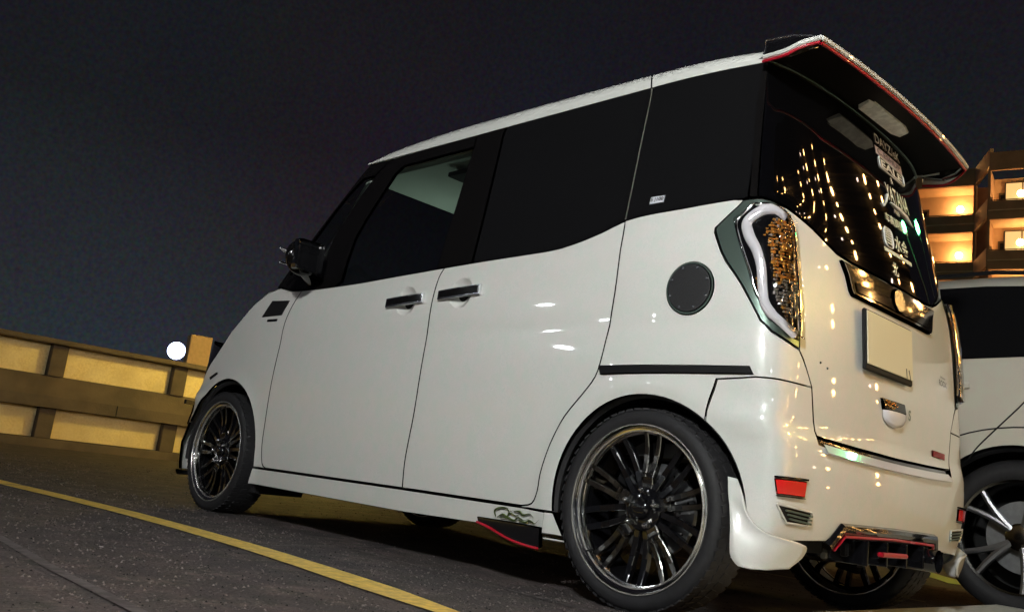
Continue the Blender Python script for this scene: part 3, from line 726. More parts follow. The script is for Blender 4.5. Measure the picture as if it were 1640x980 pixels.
# reflectors and vents in the bumper
def densify(prof):
    q=smoothline([(a[0],a[1],b[0],b[1],o) for a,b,o in prof],3)
    return [((r[0],r[1]),(r[2],r[3]),r[4]) for r in q]
for s in (1,-1):
    rf=panel('rear_reflector', [(-0.3535,0.4006),(-0.4828,0.4038),(-0.4823,0.3616),(-0.3697,0.3602)], M['red'], van, off=.006, side=s, step=.015)
    panel('reflector_hood', [(-0.3536,0.4074),(-0.4839,0.4108),(-0.4838,0.4043),(-0.3535,0.4010)], M['wblack'], rf, off=.010, side=s, step=.02, bev=.001)
    panel('reflector_rim', [(-0.3696,0.3592),(-0.4833,0.3606),(-0.4854,0.3572),(-0.3696,0.3553)], M['chrome'], rf, off=.008, side=s, step=.02, bev=.001)
    vt=panel('bumper_vent', [(-0.3750,0.3376),(-0.5303,0.3259),(-0.5172,0.2902),(-0.4336,0.2927)], M['deep'], van, off=.0025, side=s, step=.02)
    for k in range(3):
        z=.322-.010*k; b=BM(); a,c=-.418-.010*k,-.530
        b.tube([on(a,z+.002,.007,s),on(c,z-.006,.007,s)],.0028,6).build('vent_slat',M['smoke'],vt)
    b=BM(); q=[(-0.3750,0.3376),(-0.5303,0.3259),(-0.5172,0.2902),(-0.4336,0.2927),(-0.3750,0.3376)]
    b.tube([on(*p,.004,s) for p in resample(q[:-1],.03)+[q[0]]],.003,6).build('vent_rim',M['pearl'],vt)
    # flared fin behind the wheel
    V=[];F=[];
    prof=[((-0.2373,0.3908),(-0.2543,0.3876),0),((-0.2415,0.3499),(-0.2698,0.3497),.006),((-0.2489,0.3001),(-0.2930,0.3001),.014),((-0.2598,0.2503),(-0.3447,0.2687),.026),((-0.2681,0.2156),(-0.4465,0.2566),.034),((-0.2751,0.1969),(-0.4871,0.2455),.036),((-0.2960,0.1784),(-0.4814,0.2168),.034),((-0.3294,0.1759),(-0.4509,0.1872),.032)]
    n=12
    for (a,b,o) in [tuple(tuple(q) if isinstance(q,(tuple,list)) else q for q in r_) for r_ in densify(prof)]:
        for k in range(n+1):
            t=k/n; u=a[0]+(b[0]-a[0])*t; z=a[1]+(b[1]-a[1])*t
            V.append(on(u,z,.008+o*(1-.30*t)-.010*math.sin(math.pi*t)*(o>0.01),s))
    m_=len(densify(prof))
    for i in range(m_-1):
        for k in range(n): F.append((i*(n+1)+k,i*(n+1)+k+1,(i+1)*(n+1)+k+1,(i+1)*(n+1)+k))
    fo=pmesh('bumper_fin',V,F if s>0 else [f[::-1] for f in F],M['pearl'],van,smooth=True)
    md=fo.modifiers.new('thickness','SOLIDIFY'); md.thickness=.007; md.offset=-1
# diffuser
df=BM()
def seg(y0,z0,y1,z1,x=-.405,w=.05,t=.02): 
    df.tube([(x,y0,z0),(x,y1,z1)],t,8)
DF=[(-.392,.375,.240),(-.408,.330,.292),(-.410,0,.296),(-.408,-.330,.292),(-.392,-.375,.240)]
df.tube(resample([(a,b) for a,b in []],.1) if False else [Vector(p) for p in DF],.016,8)
dif=df.build('diffuser',M['black'],van,True)
b=BM(); b.tube([Vector((-.40,.350,.232)),Vector((-.414,.315,.272)),Vector((-.418,0,.277)),Vector((-.414,-.315,.272)),Vector((-.40,-.350,.232))],.0042,6).build('diffuser_red_line',M['redline'],dif,True)
b=BM(); b.box((-.34,0,.272),(.10,.56,.012),bev=.004).box((-.365,0,.235),(.02,.44,.04),bev=.004).build('diffuser_core',M['plastic'],dif)
for y in (.20,.07,-.07,-.20): BM().box((-.37,y,.232),(.12,.008,.07),bev=.002).build('diffuser_blade',M['wblack'],dif)
BM().box((-.425,.02,.232),(.02,.18,.014),bev=.004).build('fog_strip',M['redline'],dif)
ex_=BM(); ex_.cyl((-.45,-.27,.225),(-.10,-.27,.225),.036,.036,24,False).cyl((-.445,-.27,.225),(-.10,-.27,.225),.031,.031,24,False)
ex_.box((-.05,-.2,.235),(.30,.40,.11),bev=.03,seg=3)
ex_.build('exhaust',M['black'],van,True)
# ------------------------------------------------------------------ roof spoiler
def lipx(y): return -.418+.030*(abs(y)/.57)**2.2 - .0
LIPZ=1.655
V=[];F=[];ny=32
for i in range(ny+1):
    y=.568*(1-2*i/ny); s=abs(y)/.568
    xr=xrear(min(abs(y),.56),1.63)-.012
    zt=1.655+.085*(1-s**3)
    ring=[(-.24,y*.985,1.682+.045*(1-s*s)),(-.28,y*.99,1.684+.037*(1-s*s)),(lipx(y)+.030,y,LIPZ+.018+.006*(1-s*s)),(lipx(y)+.002,y,LIPZ+.010),(lipx(y),y,LIPZ+.004),(lipx(y)+.010,y,LIPZ-.004),(xr-.002,y,1.650),(xr+.012,y,1.652),(xr+.04,y,1.654)]
    V+=ring
m_=9
for i in range(ny):
    for k in range(m_-1): F.append((i*m_+k,(i+1)*m_+k,(i+1)*m_+k+1,i*m_+k+1))
F.append(tuple(range(m_))); F.append(tuple(ny*m_+k for k in range(m_))[::-1])
sp=pmesh('roof_spoiler',V,F,M['spoil'],van); bmx=bmesh.new(); bmx.from_mesh(sp.data); bmesh.ops.recalc_face_normals(bmx,faces=bmx.faces); bmx.to_mesh(sp.data); bmx.free()
b=BM(); b.tube([Vector((lipx(y)-.004,y,LIPZ+.007)) for y in [.575*(1-2*i/40) for i in range(41)]],.0085,8).build('spoiler_pearl_edge',M['pearledge'],sp,True)
b=BM(); b.tube([Vector((lipx(y)+.001,y,LIPZ-.005)) for y in [.57*(1-2*i/40) for i in range(41)]],.0046,8).build('spoiler_red_line',M['redline'],sp,True)
for s in (1,-1):
    # side fin: black cheek framed by a pale edge running from the roof corner to the lip
    pts=[Vector((-.225,s*.596,1.645)),Vector((-.300,s*.606,1.628)),Vector((-.350,s*.600,1.640)),Vector((lipx(.57),s*.575,LIPZ)),Vector((lipx(.57)+.02,s*.568,LIPZ+.016)),Vector((-.30,s*.580,1.684)),Vector((-.225,s*.590,1.688))]
    V=[];nn=len(pts)
    for p in pts: V.append(p+Vector((0,s*.006,0)))
    for p in pts: V.append(p+Vector((0,-s*.03,0)))
    F=[tuple(range(nn)),tuple(range(nn,2*nn))[::-1]]+[(i,(i+1)%nn,nn+(i+1)%nn,nn+i) for i in range(nn)]
    o=pmesh('spoiler_cheek',V,F,M['wblack'],sp); q=bmesh.new(); q.from_mesh(o.data); bmesh.ops.recalc_face_normals(q,faces=q.faces); q.to_mesh(o.data); q.free()
    lo_=smoothline([tuple(pts[0]+Vector((0,s*.008,-.012))),tuple(pts[1]+Vector((0,s*.009,0))),tuple(pts[2]+Vector((0,s*.009,.004))),tuple(pts[3]+Vector((-.004,s*.004,.007)))],4)
    b=BM(); b.tube(lo_,.0078,8).build('spoiler_pearl_edge',M['pearledge'],sp,True)
    lo2=[Vector(p)+Vector((.004,-s*.001,-.0125)) for p in lo_]
    b=BM(); b.tube(lo2,.0046,8).build('spoiler_red_line',M['redline'],sp,True)
    b=BM(); b.tube([pts[0]+Vector((.002,s*.008,-.012)),pts[6]+Vector((.002,s*.008,.004)),pts[5]+Vector((0,s*.008,.006)),pts[4]+Vector((0,s*.006,.004)),pts[3]+Vector((0,s*.004,.008))],.0035,6).build('spoiler_chrome_edge',M['satin'],sp)
hm=BM(); pts=[(-.300,.135),(-.345,.16),(-.352,.13),(-.356,.14),(-.362,-.10),(-.350,-.155),(-.318,-.165),(-.305,-.12)]
zq=lambda x:1.650+(x+.28)*-(.014/.12)
V=[(x,y,zq(x)-.002) for x,y in pts]+[(x*.98-.004,y*.95,zq(x)-.014) for x,y in pts]
n=len(pts); F=[tuple(range(n,2*n))]+[(i,(i+1)%n,n+(i+1)%n,n+i) for i in range(n)]
o=pmesh('high_brake_lamp',V,F,mat('brake_lamp_silver',(.85,.85,.80),.4,0,noise=[(40,.6,(.5,.5,.46))]),sp); q=bmesh.new(); q.from_mesh(o.data); bmesh.ops.recalc_face_normals(q,faces=q.faces); q.to_mesh(o.data); q.free()
# glass top moulding
b=BM(); b.tube([on(-.31-(2*(-.31-UM)*-1)*0 + (2*UM+.62)*i/60*1.0,1.640+.012*math.sin(math.pi*i/60),.005) for i in range(61)],.0028,6).build('window_moulding',M['smoke'],van,True)
# ------------------------------------------------------------------ mirrors
for s in (1,-1):
    mb=BM(); c=Vector((1.79,s*.845,1.135))
    mb.ball(c,.088,(.72,.95,.95),20)
    for v in mb.b.verts:
        if v.co.x<c.x-.028: v.co.x=c.x-.028
        v.co.z=c.z+(v.co.z-c.z)*(1 if v.co.z<c.z else .92)
    mr=mb.build('wing_mirror',M['garn'],van,True)
    BM().box((1.757,s*.845,1.135),(.006,.132,.132),bev=.02,seg=2).build('mirror_glass',M['black'],mr)
    BM().tube([(1.90,s*.70,1.06),(1.87,s*.76,1.075),(1.84,s*.80,1.09)],.028,10).build('mirror_arm',M['wblack'],mr,True)
    b=BM(); b.tube([(1.880,s*.80,1.158),(1.887,s*.845,1.162),(1.875,s*.90,1.160),(1.840,s*.935,1.156)],[.003,.006,.007,.003],8).build('turn_signal',M['guide'],mr,True)
    b=BM(); b.tube([(1.889,s*.80,1.115),(1.892,s*.85,1.110),(1.870,s*.91,1.105)],.005,6).build('mirror_trim',M['satin'],mr,True)
# ------------------------------------------------------------------ underbody, wells and cabin
ub=BM()
ub.box((1.24,0,.235),(1.70,1.36,.09)).box((.06,0,.255),(.5,.80,.10)).box((2.48,0,.30),(.75,.96,.22)).box((-.335,0,.42),(.05,.8,.08)).box((2.86,0,.32),(.10,1.2,.26))
ub.build('underbody',M['deep'],van)
BM().cyl((0,-.58,.28),(0,.58,.28),.032,n=12).box((0,.0,.28),(.12,.10,.10),bev=.02).build('rear_axle',M['deep'],van)
for x in (0,2.495):
    for s in (1,-1):
        r=.345 if x==0 else .365; V=[];F=[]
        cx,cz=(x,.28) if x==0 else (2.478,.27)
        a0=R_(-8); a1=R_(205 if x else 184)
        for i in range(33):
            a=a0+(a1-a0)*i/32
            for y in (min(.702,yat(cx+r*math.cos(a),cz+r*math.sin(a))-.022),.44): V.append((cx+r*math.cos(a),s*y,cz+r*math.sin(a)))
        for i in range(32): F.append((2*i,2*i+1,2*i+3,2*i+2))
        c=len(V); V.append((cx,s*.44,cz))
        for i in range(32): F.append((2*i+1,c,2*i+3))
        pmesh('wheel_well',V,F,M['deep'],van,smooth=False)
        # lip behind the arch edge
        b=BM(); ring=[(cx+(r-.022)*math.cos(t),s*min(.702,yat(cx+r*math.cos(t),cz+r*math.sin(t))-.022),cz+(r-.022)*math.sin(t)) for t in [a0+(a1-a0)*i/40 for i in range(41)]]
        b.tube(ring,.014,6).build('arch_liner',M['rubber'],van,True)
cab=BM(); cab.box((1.1,0,1.605),(1.55,1.04,.02)).build('headliner',M['headliner'],van)
BM().box((.93,0,.45),(2.2,1.24,.04)).box((.45,0,.80),(.10,1.24,.62)).build('cabin_floor',M['cloth'],van)
for s in (1,-1):
    BM().box((1.30,s*.22,1.565),(.13,.50,.022),bev=.008,seg=2).build('sun_visor',M['cloth'],van,True)
    seat=BM().box((1.30,s*.30,.72),(.50,.46,.16),bev=.05,seg=3).build('front_seat',M['cloth'],van,True)
    BM().box((1.08,s*.30,1.03),(.14,.44,.58),Matrix.Rotation(-.18,3,'Y'),.05,3).build('seat_back',M['cloth'],seat,True)
    BM().box((1.00,s*.30,1.40),(.09,.27,.17),Matrix.Rotation(-.12,3,'Y'),.035,3).build('headrest',M['cloth'],seat,True)
    BM().box((1.905,s*.575,1.40),(.46,.02,.055),Matrix.Rotation(R_(52),3,'Y'),.01).build('pillar_lining',mat('grey_lining',(.50,.54,.50),.8),van)
BM().box((1.90,0,.95),(.50,1.26,.16),bev=.05,seg=2).build('dashboard',M['cloth'],van)
BM().box((1.86,.05,1.036),(.10,.24,.006)).build('headliner_fill',lamp_mat('headliner_fill_glow',(.80,1,.86),FILL_L),van)  # added glowing plate, out of sight, to light the headliner
sw=BM(); sw.tube([(1.58+.06*math.cos(a),-.30+.18*math.sin(a),1.03+.14*math.cos(a)) for a in [i*math.pi/12 for i in range(25)]],.013,8).build('steering_wheel',M['plastic'],van,True)
# ------------------------------------------------------------------ wheels (built once, face outward along +y, then copied)
def wheel_template():
    w=lathe('wheel',[(.232,.728),(.234,.722),(.228,.716),(.224,.722),(.2235,.728),(.232,.728)][:1]+[(.2335,.730),(.2345,.724),(.228,.712),(.2155,.706),(.2135,.690),(.209,.672),(.206,.650),(.203,.600),(.214,.585),(.226,.566),(.230,.566)],M['lip'],van,96)
    w.data.transform(Matrix.Translation((0,-.65,0)))
    return w
PR=[(.236,.724),(.2365,.731),(.246,.7355),(.260,.735),(.2705,.729),(.2765,.719),(.2795,.706),(.2800,.69),(.2800,.61),(.2795,.594),(.2765,.581),(.268,.569),(.250,.563),(.236,.567),(.229,.575),(.229,.716)]
def build_wheel(parent, x):
    w=wheel_template(); w.location=(x,.65,.28)
    def kid(o): o.parent=w; return o
    def loc(p): return Vector((p[0],p[1]-.65,p[2]))
    t=lathe('tyre',[(r,y-.65) for r,y in PR],M['rubber'],w,128)
    tb=BM()
    for k in range(60):
        a=2*math.pi*k/60
        for yy,da in ((.712,0),(.672,.03),(.632,.03),(.592,0)):
            rr=.2797 if yy in(.672,.632) else .2772
            c=loc((rr*math.cos(a+da),yy,rr*math.sin(a+da)))
            tb.box(c,(.005,.030,.020),Matrix.Rotation(-(a+da),3,'Y')@Matrix.Rotation(.25 if yy>.65 else -.25,3,'X'))
    tb.build('tread_blocks',M['rubber'],w,kind='stuff')
    rr_=BM()
    for r0 in (.247,.263):
        pass
    lathe('rim_step',[(.2275,.7185-.65),(.222,.7225-.65),(.2175,.7205-.65),(.2155,.700-.65),(.2085,.699-.65),(.2075,.690-.65)],M['lip'],w,96)
    lathe('rim_edge_ring',[(.2345,.7245-.65),(.2340,.7312-.65),(.2315,.7322-.65),(.2300,.7290-.65)],M['ring'],w,96)
    lathe('rim_edge_ring',[(.2175,.7200-.65),(.2165,.7225-.65),(.2140,.7215-.65),(.2135,.715-.65)],M['ring'],w,96)
    lathe('rim_barrel',[(.2125,.699-.65),(.2075,.672-.65),(.2045,.640-.65),(.201,.596-.65)],M['wblack'],w,72)
    # hub
    lathe('wheel_hub',[(0,.699-.65),(.050,.699-.65),(.060,.694-.65),(.066,.680-.65),(.066,.660-.65)],M['wblack'],w,48)
    lathe('hub_cap',[(0,.717-.65),(.018,.7155-.65),(.026,.711-.65),(.030,.704-.65),(.030,.698-.65)],M['wblack'],w,32)
    def prong(name,a,o0,o1,r0,r1,wd,m,y0,y1,th=.020,bend=0):
        n=7;V=[];F=[]
        ca,sa=math.cos(a),math.sin(a)
        for i in range(n):
            t=i/(n-1); r=r0+(r1-r0)*t; o=o0+(o1-o0)*t+bend*math.sin(math.pi*t); ww=wd*(1.0-.12*t)/2; y=y0+(y1-y0)*t-.010*math.sin(math.pi*t)
            for oo,yy in ((o-ww,y-th),(o-ww,y-.002),(o-ww+.0025,y),(o+ww-.0025,y),(o+ww,y-.002),(o+ww,y-th)):
                V.append(loc((r*ca-oo*sa,yy,r*sa+oo*ca)))
        for i in range(n-1):
            for k in range(5): F.append((i*6+k,i*6+k+1,(i+1)*6+k+1,(i+1)*6+k))
            F.append((i*6+5,i*6,(i+1)*6,(i+1)*6+5))
        F.append(tuple(range(6))); F.append(tuple(range(n*6-6,n*6))[::-1])
        return V,F
    for k in range(5):
        a=R_(90+72*k+4)
        V1,F1=prong('',a,.012,.0235,.088,.213,.0185,None,.700,.701); V2,F2=prong('',a,-.012,-.0235,.088,.213,.0185,None,.700,.701)
        V3,F3=prong('',a,0,0,.040,.100,.040,None,.702,.700)
        V=V1+V2+V3; F=F1+[tuple(i+len(V1) for i in f) for f in F2]+[tuple(i+len(V1)+len(V2) for i in f) for f in F3]
        o=pmesh('machined_spoke',V,F,M['gun'],w); q=bmesh.new(); q.from_mesh(o.data); bmesh.ops.recalc_face_normals(q,faces=q.faces); q.to_mesh(o.data); q.free()
        a+=R_(36)
        V1,F1=prong('',a,.013,.025,.055,.213,.0205,None,.688,.697,bend=.003); V2,F2=prong('',a,-.013,-.025,.055,.213,.0205,None,.690,.699,bend=-.004)
        V=V1+V2; F=F1+[tuple(i+len(V1) for i in f) for f in F2]
        o=pmesh('black_spoke',V,F,M['wblack'],w); q=bmesh.new(); q.from_mesh(o.data); bmesh.ops.recalc_face_normals(q,faces=q.faces); q.to_mesh(o.data); q.free()
        a=R_(90+72*k+4)+R_(36)*(1)
        c=Vector((.052*math.cos(a-R_(36)),0,.052*math.sin(a-R_(36)))) 
        b=BM().cyl(loc((c.x,.700,c.z)),loc((c.x,.716,c.z)),.0095,.0085,6); b.ball(loc((c.x,.716,c.z)),.0078,n=8); b.build('wheel_nut',M['satin'],w,True)
    dk=lathe('brake_disc',[(.045,.642-.65),(.070,.642-.65),(.075,.636-.65),(.132,.636-.65),(.132,.620-.65),(.05,.620-.65)],M['disc'],w,72)
    hb=BM()
    for k in range(24):
        a=2*math.pi*k/24; r=.086+.014*(k%3)
        hb.cyl(loc((r*math.cos(a),.634,r*math.sin(a))),loc((r*math.cos(a),.6368,r*math.sin(a))),.0035,n=6)
    hb.build('disc_holes',M['deep'],w,kind='stuff')
    b=BM().box(loc((.105,.640,.065)),(.050,.045,.085),Matrix.Rotation(-.5,3,'Y'),.010,2); b.build('brake_caliper',M['plastic'],w,True)
    v=BM().cyl(loc((.16,.700,-.135)),loc((.165,.725,-.14)),.003,n=6); v.build('tyre_valve',M['plastic'],w)
    return w
w0=build_wheel(van,0)
def copy_part(o,parent):
    c=o.copy(); COL.objects.link(c); c.parent=parent
    for k in o.children: copy_part(k,c)
    return c
for x,s,rot in ((2.495,1,.35),(0,-1,.9),(2.495,-1,.2)):
    c=copy_part(w0,van); c.location=(x,.65*s,.28)
    c.rotation_euler=(0,rot,0) if s>0 else (math.pi,rot,0)
# ------------------------------------------------------------------ ground
def sheet(name,pts,z,m,kind='structure'):
    return pmesh(name,[(x,y,z) for x,y in pts],[tuple(range(len(pts)))],m,kind=kind)
sheet('ground',[(-260,-260),(260,-260),(260,260),(-260,260)],-11.0,mat('street_far_below',(.03,.028,.026),.9))
BM().box((0,0,-.25),(22.9,60,.5)).build('parking_deck',M['asphalt'],kind='structure')
def pline(name,pts,w,m,z=.004):
    V=[];n=len(pts)
    for i in range(n):
        a=Vector(pts[max(0,i-1)]);b=Vector(pts[min(n-1,i+1)]);d=(b-a).normalized();p=Vector((-d.y,d.x))*(w[i] if isinstance(w,list) else w)/2
        V+=[(pts[i][0]+p.x,pts[i][1]+p.y,z),(pts[i][0]-p.x,pts[i][1]-p.y,z)]
    return pmesh(name,V,[(2*i,2*i+2,2*i+3,2*i+1) for i in range(n-1)],m,kind='structure')
pline('yellow_bay_line',[(6.2,1.62),(4.4,1.46),(3.33,1.375),(2.7,1.31),(2.12,1.262),(1.6,1.248),(1.1,1.255),(.7,1.283),(.34,1.32),(.03,1.358),(-.6,1.42)],[.12,.12,.118,.115,.112,.108,.112,.115,.118,.074,.07],M['yellow'])
pline('pale_bay_line',[(3.0,-1.62),(1.07,-1.609),(.67,-1.60),(.08,-1.58)],.045,mat('dirty_tan_line',(.30,.22,.14),.7,noise=[(30,.7,(.10,.08,.06))]))
pline('pale_bay_line',[(2.4,1.94),(1.12,2.00),(.565,2.04),(.077,2.055),(-.3,2.07)],.030,M['whitep'])
pline('faint_joint_line',[(3.16,1.5),(3.22,1.29),(3.33,.4),(3.30,-.1),(3.68,-1.36)],.018,M['whitep'],.0045)
pline('faint_joint_line',[(1.15,1.20),(1.22,1.0),(1.29,.6),(1.37,.03)],.010,M['whitep'],.0045)
pline('faint_joint_line',[(1.25,.80),(.9,.83),(.477,.853),(0,.88)],.012,M['whitep'],.005)
pline('green_lit_bay_line',[(1.50,-5.0),(1.15,-4.45),(.80,-3.95),(.62,-3.66)],.22,M['greenlit'])
# grit scattered on the deck
for nm_,mt_,cnt in (('loose_grit',M['grit'],14000),('dark_grit',M['gritd'],7000)):
    rg_=random.Random(cnt); V=[];F=[]
    for i in range(cnt):
        t=rg_.random()**1.6; x=-.2+7.5*t+rg_.uniform(-.4,.4); y=rg_.uniform(.75,3.2) if rg_.random()<.7 else rg_.uniform(-3.0,.8)
        r=rg_.uniform(.0016,.0045)*(1+.9*t); a=rg_.uniform(0,6.3); b_=len(V)
        for k in range(3): V.append((x+r*math.cos(a+2.1*k),y+r*math.sin(a+2.1*k),.0005))
        V.append((x,y,r*rg_.uniform(.6,1.0))); F+=[(b_,b_+1,b_+3),(b_+1,b_+2,b_+3),(b_+2,b_,b_+3)]
    o=pmesh(nm_,V,F,mt_,kind='stuff')
    o['label']=('pale' if nm_[0]=='l' else 'dark')+' loose grit scattered over the asphalt deck'; o['category']='grit'
# raised concrete strip behind the cars
V=[];pts=[(-.256-.037*4,4.0),(-.256-.037*-9,-9.0),(-3.5,-9.0),(-3.5,4.0)]
b=BM(); b.prism(pts,2,-.02,.042); 
b.build('concrete_walkway',M['slab'],kind='structure')
# ------------------------------------------------------------------ parapet wall ahead of the van
wall=root('parapet_wall','low brown concrete parapet with two rows of ochre panels, beyond the front of the van','wall',(11,0,0))
BM().box((.16,0,.60),(.12,56,1.50)).build('wall_core',M['conc'],wall)
BM().box((-.02,0,1.345),(.30,56,.065),bev=.008).build('top_rail',M['conc'],wall)
b=BM(); b.prism([(-.14,.645),(-.14,.50),(.11,.50),(.11,.92),(.0,.905)],1,-28,28); b.build('middle_beam',M['conc'],wall)
BM().box((.0,0,.045),(.20,56,.13),bev=.01).build('base_sill',M['conc'],wall)
pn=None;ps_=None;pl2=None
k=-16
while k<=16:
    y=-1.20-1.65*k
    if abs(y)<27:
        for z0,z1 in ((.905,1.315),(.11,.50)):
            nm='wall_post'
            key='post%d'%(z0>.5)
            if key not in globals() or globals()[key] is None:
                o=BM().box((.03,0,(z0+z1)/2),(.14,.20,z1-z0),bev=.006).build(nm,M['conc'],wall); globals()[key]=o
            else:
                c=globals()[key].copy(); COL.objects.link(c); o=c
            o.location=(0,y,0)
            key='pan%d'%(z0>.5)
            if key not in globals() or globals()[key] is None:
                o=BM().box((.075,0,(z0+z1)/2),(.035,1.44,z1-z0-.012),bev=.004).build('wall_panel',M['ochre'],wall); globals()[key]=o
            else:
                c=globals()[key].copy(); COL.objects.link(c); o=c
            o.location=(0,y-.825,0)
        o=BM().box((-.1415,0,.572),(.006,.014,.140)).build('beam_joint',M['deep'],wall); o.location=(0,y-.825,0)
    k+=1
# ------------------------------------------------------------------ lamps
def lamp_post(name,label,p,r,m,base=0,arm=None,group=None):
    t=root(name,label,'lamp',(p[0],p[1],base),group=group)
    h=p[2]-base
    b=BM(); b.cyl((0,0,0),(0,0,h-r*.9),.07,.045,12).cyl((0,0,0),(0,0,.25),.12,.10,12); b.build('pole',M['pole'],t,True)
    BM().ball((0,0,h),r,n=24).build('lamp_globe',m,t,True)
    if base<0: return t
    BM().cyl((0,0,h+r*.86),(0,0,h+r*1.15),r*.9,r*.35,20).build('lamp_cap',M['pole'],t)
    BM().cyl((0,0,h-r*1.05),(0,0,h-r*.85),r*.5,r*.6,16).build('lamp_collar',M['pole'],t)
    return t
lamp_post('floodlight_mast','bright white globe lamp on a mast behind the camera lighting the side of the van',KEY_POS,KEY_R,M['key'])
lamp_post('deck_lamp','taller cool white globe lamp on a pole ahead and to the left of the van',(11.0,11.5,4.2),.16,M['front'])
lamp_post('deck_lamp','shorter cool white globe lamp on a pole ahead and to the left of the van',(10.2,12.8,2.4),.10,M['front'])
lamp_post('warm_lamp','added orange globe lamp warming the tail, on a pole behind the van, beyond the white car',(-8.5,-9.0,5.0),.30,M['warm'])  # added to warm the tail where the hotel's own lamps fall short
lamp_post('warm_lamp','orange sodium globe lamp on a pole beyond the front of the van',(8.9,-3.9,2.15),.155,M['warm'])
for x_,y_,z_,w_ in ((-7,24,4.0,'nearest the tail of the van'),(-16,19,4.6,'furthest back, behind the camera'),(3,27,3.8,'in the middle of the row'),(13,25,4.2,'at the front end of the row')):
    lamp_post('row_lamp','cool white globe lamp far across the deck, '+w_,(x_,y_,z_),.17,M['front'],group='lamps in a row across the deck')
lamp_post('tail_lamp_post','small white globe lamp on a pole behind the van',(-9.0,4.4,2.9),.14,M['front'])
for x,y,z in ((-3.3,-18.2,9.4),(-1.6,-18.6,9.1)):
    lamp_post('green_lamp','green globe lamp on a tall pole to the right, %s of the pair'%('higher' if z>9.2 else 'lower'),(x,y,z),.20,M['green'],group='green lamps')
lamp_post('street_lamp','bluish white globe street lamp glowing just above the parapet wall',(26.0,-9.35,2.99),.27,M['blue'],base=-11)
lamp_post('street_lamp','small white street lamp half hidden by the tan post above the parapet',(30.0,-13.32,2.85),.10,M['blue'],base=-11)
POSTP=(12.6,-3.80,.0)
o=BM().box((0,0,.98),(.30,.34,2.02),bev=.01).build('concrete_post',M['tan']); o.location=POSTP; o.rotation_euler=(0,0,-.25)
o['label']='tan concrete post standing behind the parapet beside the glowing lamp'; o['category']='post'
# ------------------------------------------------------------------ hotel
HB=Vector((18.1,-51.8,0)); th=R_(12); ZL=19.90
hot=root('hotel_building','brown hotel with stepped balconies and orange balcony lamps, at the right beyond the white car','building',(HB.x,HB.y,-11),math.atan2(-math.sin(th),-math.cos(th)))
# local x runs right in the picture, local y is away from the camera
TOPZ=ZL+11
def hp(o): o.parent=hot; return o
def hb(name,c,d,m,share=None):
    return BM().box(c,d).build(name,m,hot)
FL=2.93
zs=[TOPZ+FL*k for k in range(1,-9,-1)]
lampm=None
def blocks(x0,x1,front,levels,lamps,window=None):
    global lampm
    for z in levels:      # z = lamp height
        hb('balcony_parapet',((x0+x1)/2,-front+.1,z-1.36),(x1-x0,.2,1.08),M['hdark'])
        hb('parapet_ledge',((x0+x1)/2,-front+.06,z-1.40),(x1-x0+.02,.30,.07),M['hwall'])
        hb('balcony_floor',((x0+x1)/2,-front+1.0,z-1.80),(x1-x0,1.7,.16),M['hwall'])
        hb('back_wall',((x0+x1)/2,-front+1.95,z-.35),(x1-x0,.2,2.93),M['hwall'])
        b=BM().box(((x0+x1)/2,-front+.1,z-.74),(x1-x0,.05,.04))
        for q in range(int((x1-x0)/.55)): b.box((x0+.3+q*.55,-front+.1,z-.79),(.03,.03,.10))
        b.build('balcony_rail',M['frame'],hot)
        b=BM().box((x0+.75,-front+1.83,z-.75),(.85,.06,2.0)); b.build('balcony_door',M['frame'],hot)
        BM().box((x0+.75,-front+1.79,z-.55),(.62,.04,1.3)).build('door_pane',M['pglass'],hot)
        BM().box((x1-.55,-front+1.55,z-1.45),(.75,.35,.55),bev=.03).build('air_conditioner',M['hwall'],hot)
        for lx in lamps:
            if lampm is None:
                lampm=BM().ball((0,0,0),.20,n=16).build('balcony_lamp',M['hlamp'],hot,True)
                lampm.location=(lx,-front+1.35,z)
            else:
                c=lampm.copy(); COL.objects.link(c); c.location=(lx,-front+1.35,z)
        if window:
            f=hb('window_frame',((window[0]+window[1])/2,-front+1.80,z-.1),(window[1]-window[0]+.16,.08,1.9),M['frame'])
            mid=(window[0]+window[1])/2
            for a,b_ in ((window[0],mid-.04),(mid+.04,window[1])):
                BM().box(((a+b_)/2,-front+1.74,z-.1),(b_-a,.06,1.75)).build('window_pane',M['hwin'],f)
        for xx in (x0,x1):
            hb('balcony_fin',(xx,-front+1.0,z-.35),(.14,1.9,2.93),M['hdark'])
zs=[TOPZ+FL*k for k in (1,0,-1,-2,-3,-4,-5,-6,-7,-8)]
blocks(-3.0,.95,0,zs[1:],[0.0])
c=lampm.copy(); COL.objects.link(c); c.location=(0,1.35,zs[0]-.05)
hb('balcony_parapet',(-1.02,.1,zs[0]-1.36),(3.94,.2,1.08),M['hdark']); hb('terrace_wall',(-2.1,1.9,zs[0]-.6),(2.2,.2,2.0),M['hdark']); hb('terrace_floor',(-1.02,1.0,zs[0]-1.80),(3.94,1.7,.16),M['hwall'])
blocks(-9.0,-5.0,0,zs,[-7])
for z in zs:      # splayed side screens between the set-back and the forward balconies
    V=[(.95,0,z-1.9),(1.95,-2.2,z-1.9+.35),(1.95,-2.2,z-.82+.30),(.95,0,z-.82)]
    V+= [(a+.18,b+.08,c) for a,b,c in V]
    F=[(0,1,2,3),(7,6,5,4),(0,4,5,1),(1,5,6,2),(2,6,7,3),(3,7,4,0)]
    o=pmesh('splayed_screen',V,F,M['hwall'],hot)
    if z!=zs[0]: hb('recess_wall',(1.45,.9,z-.35),(1.0,.2,2.93),M['hdark'])
blocks(1.95,6.2,2.3,zs[1:],[3.45],(2.65,4.35))
blocks(8.2,12.4,2.3,zs[1:],[10.2],(9.2,10.9))
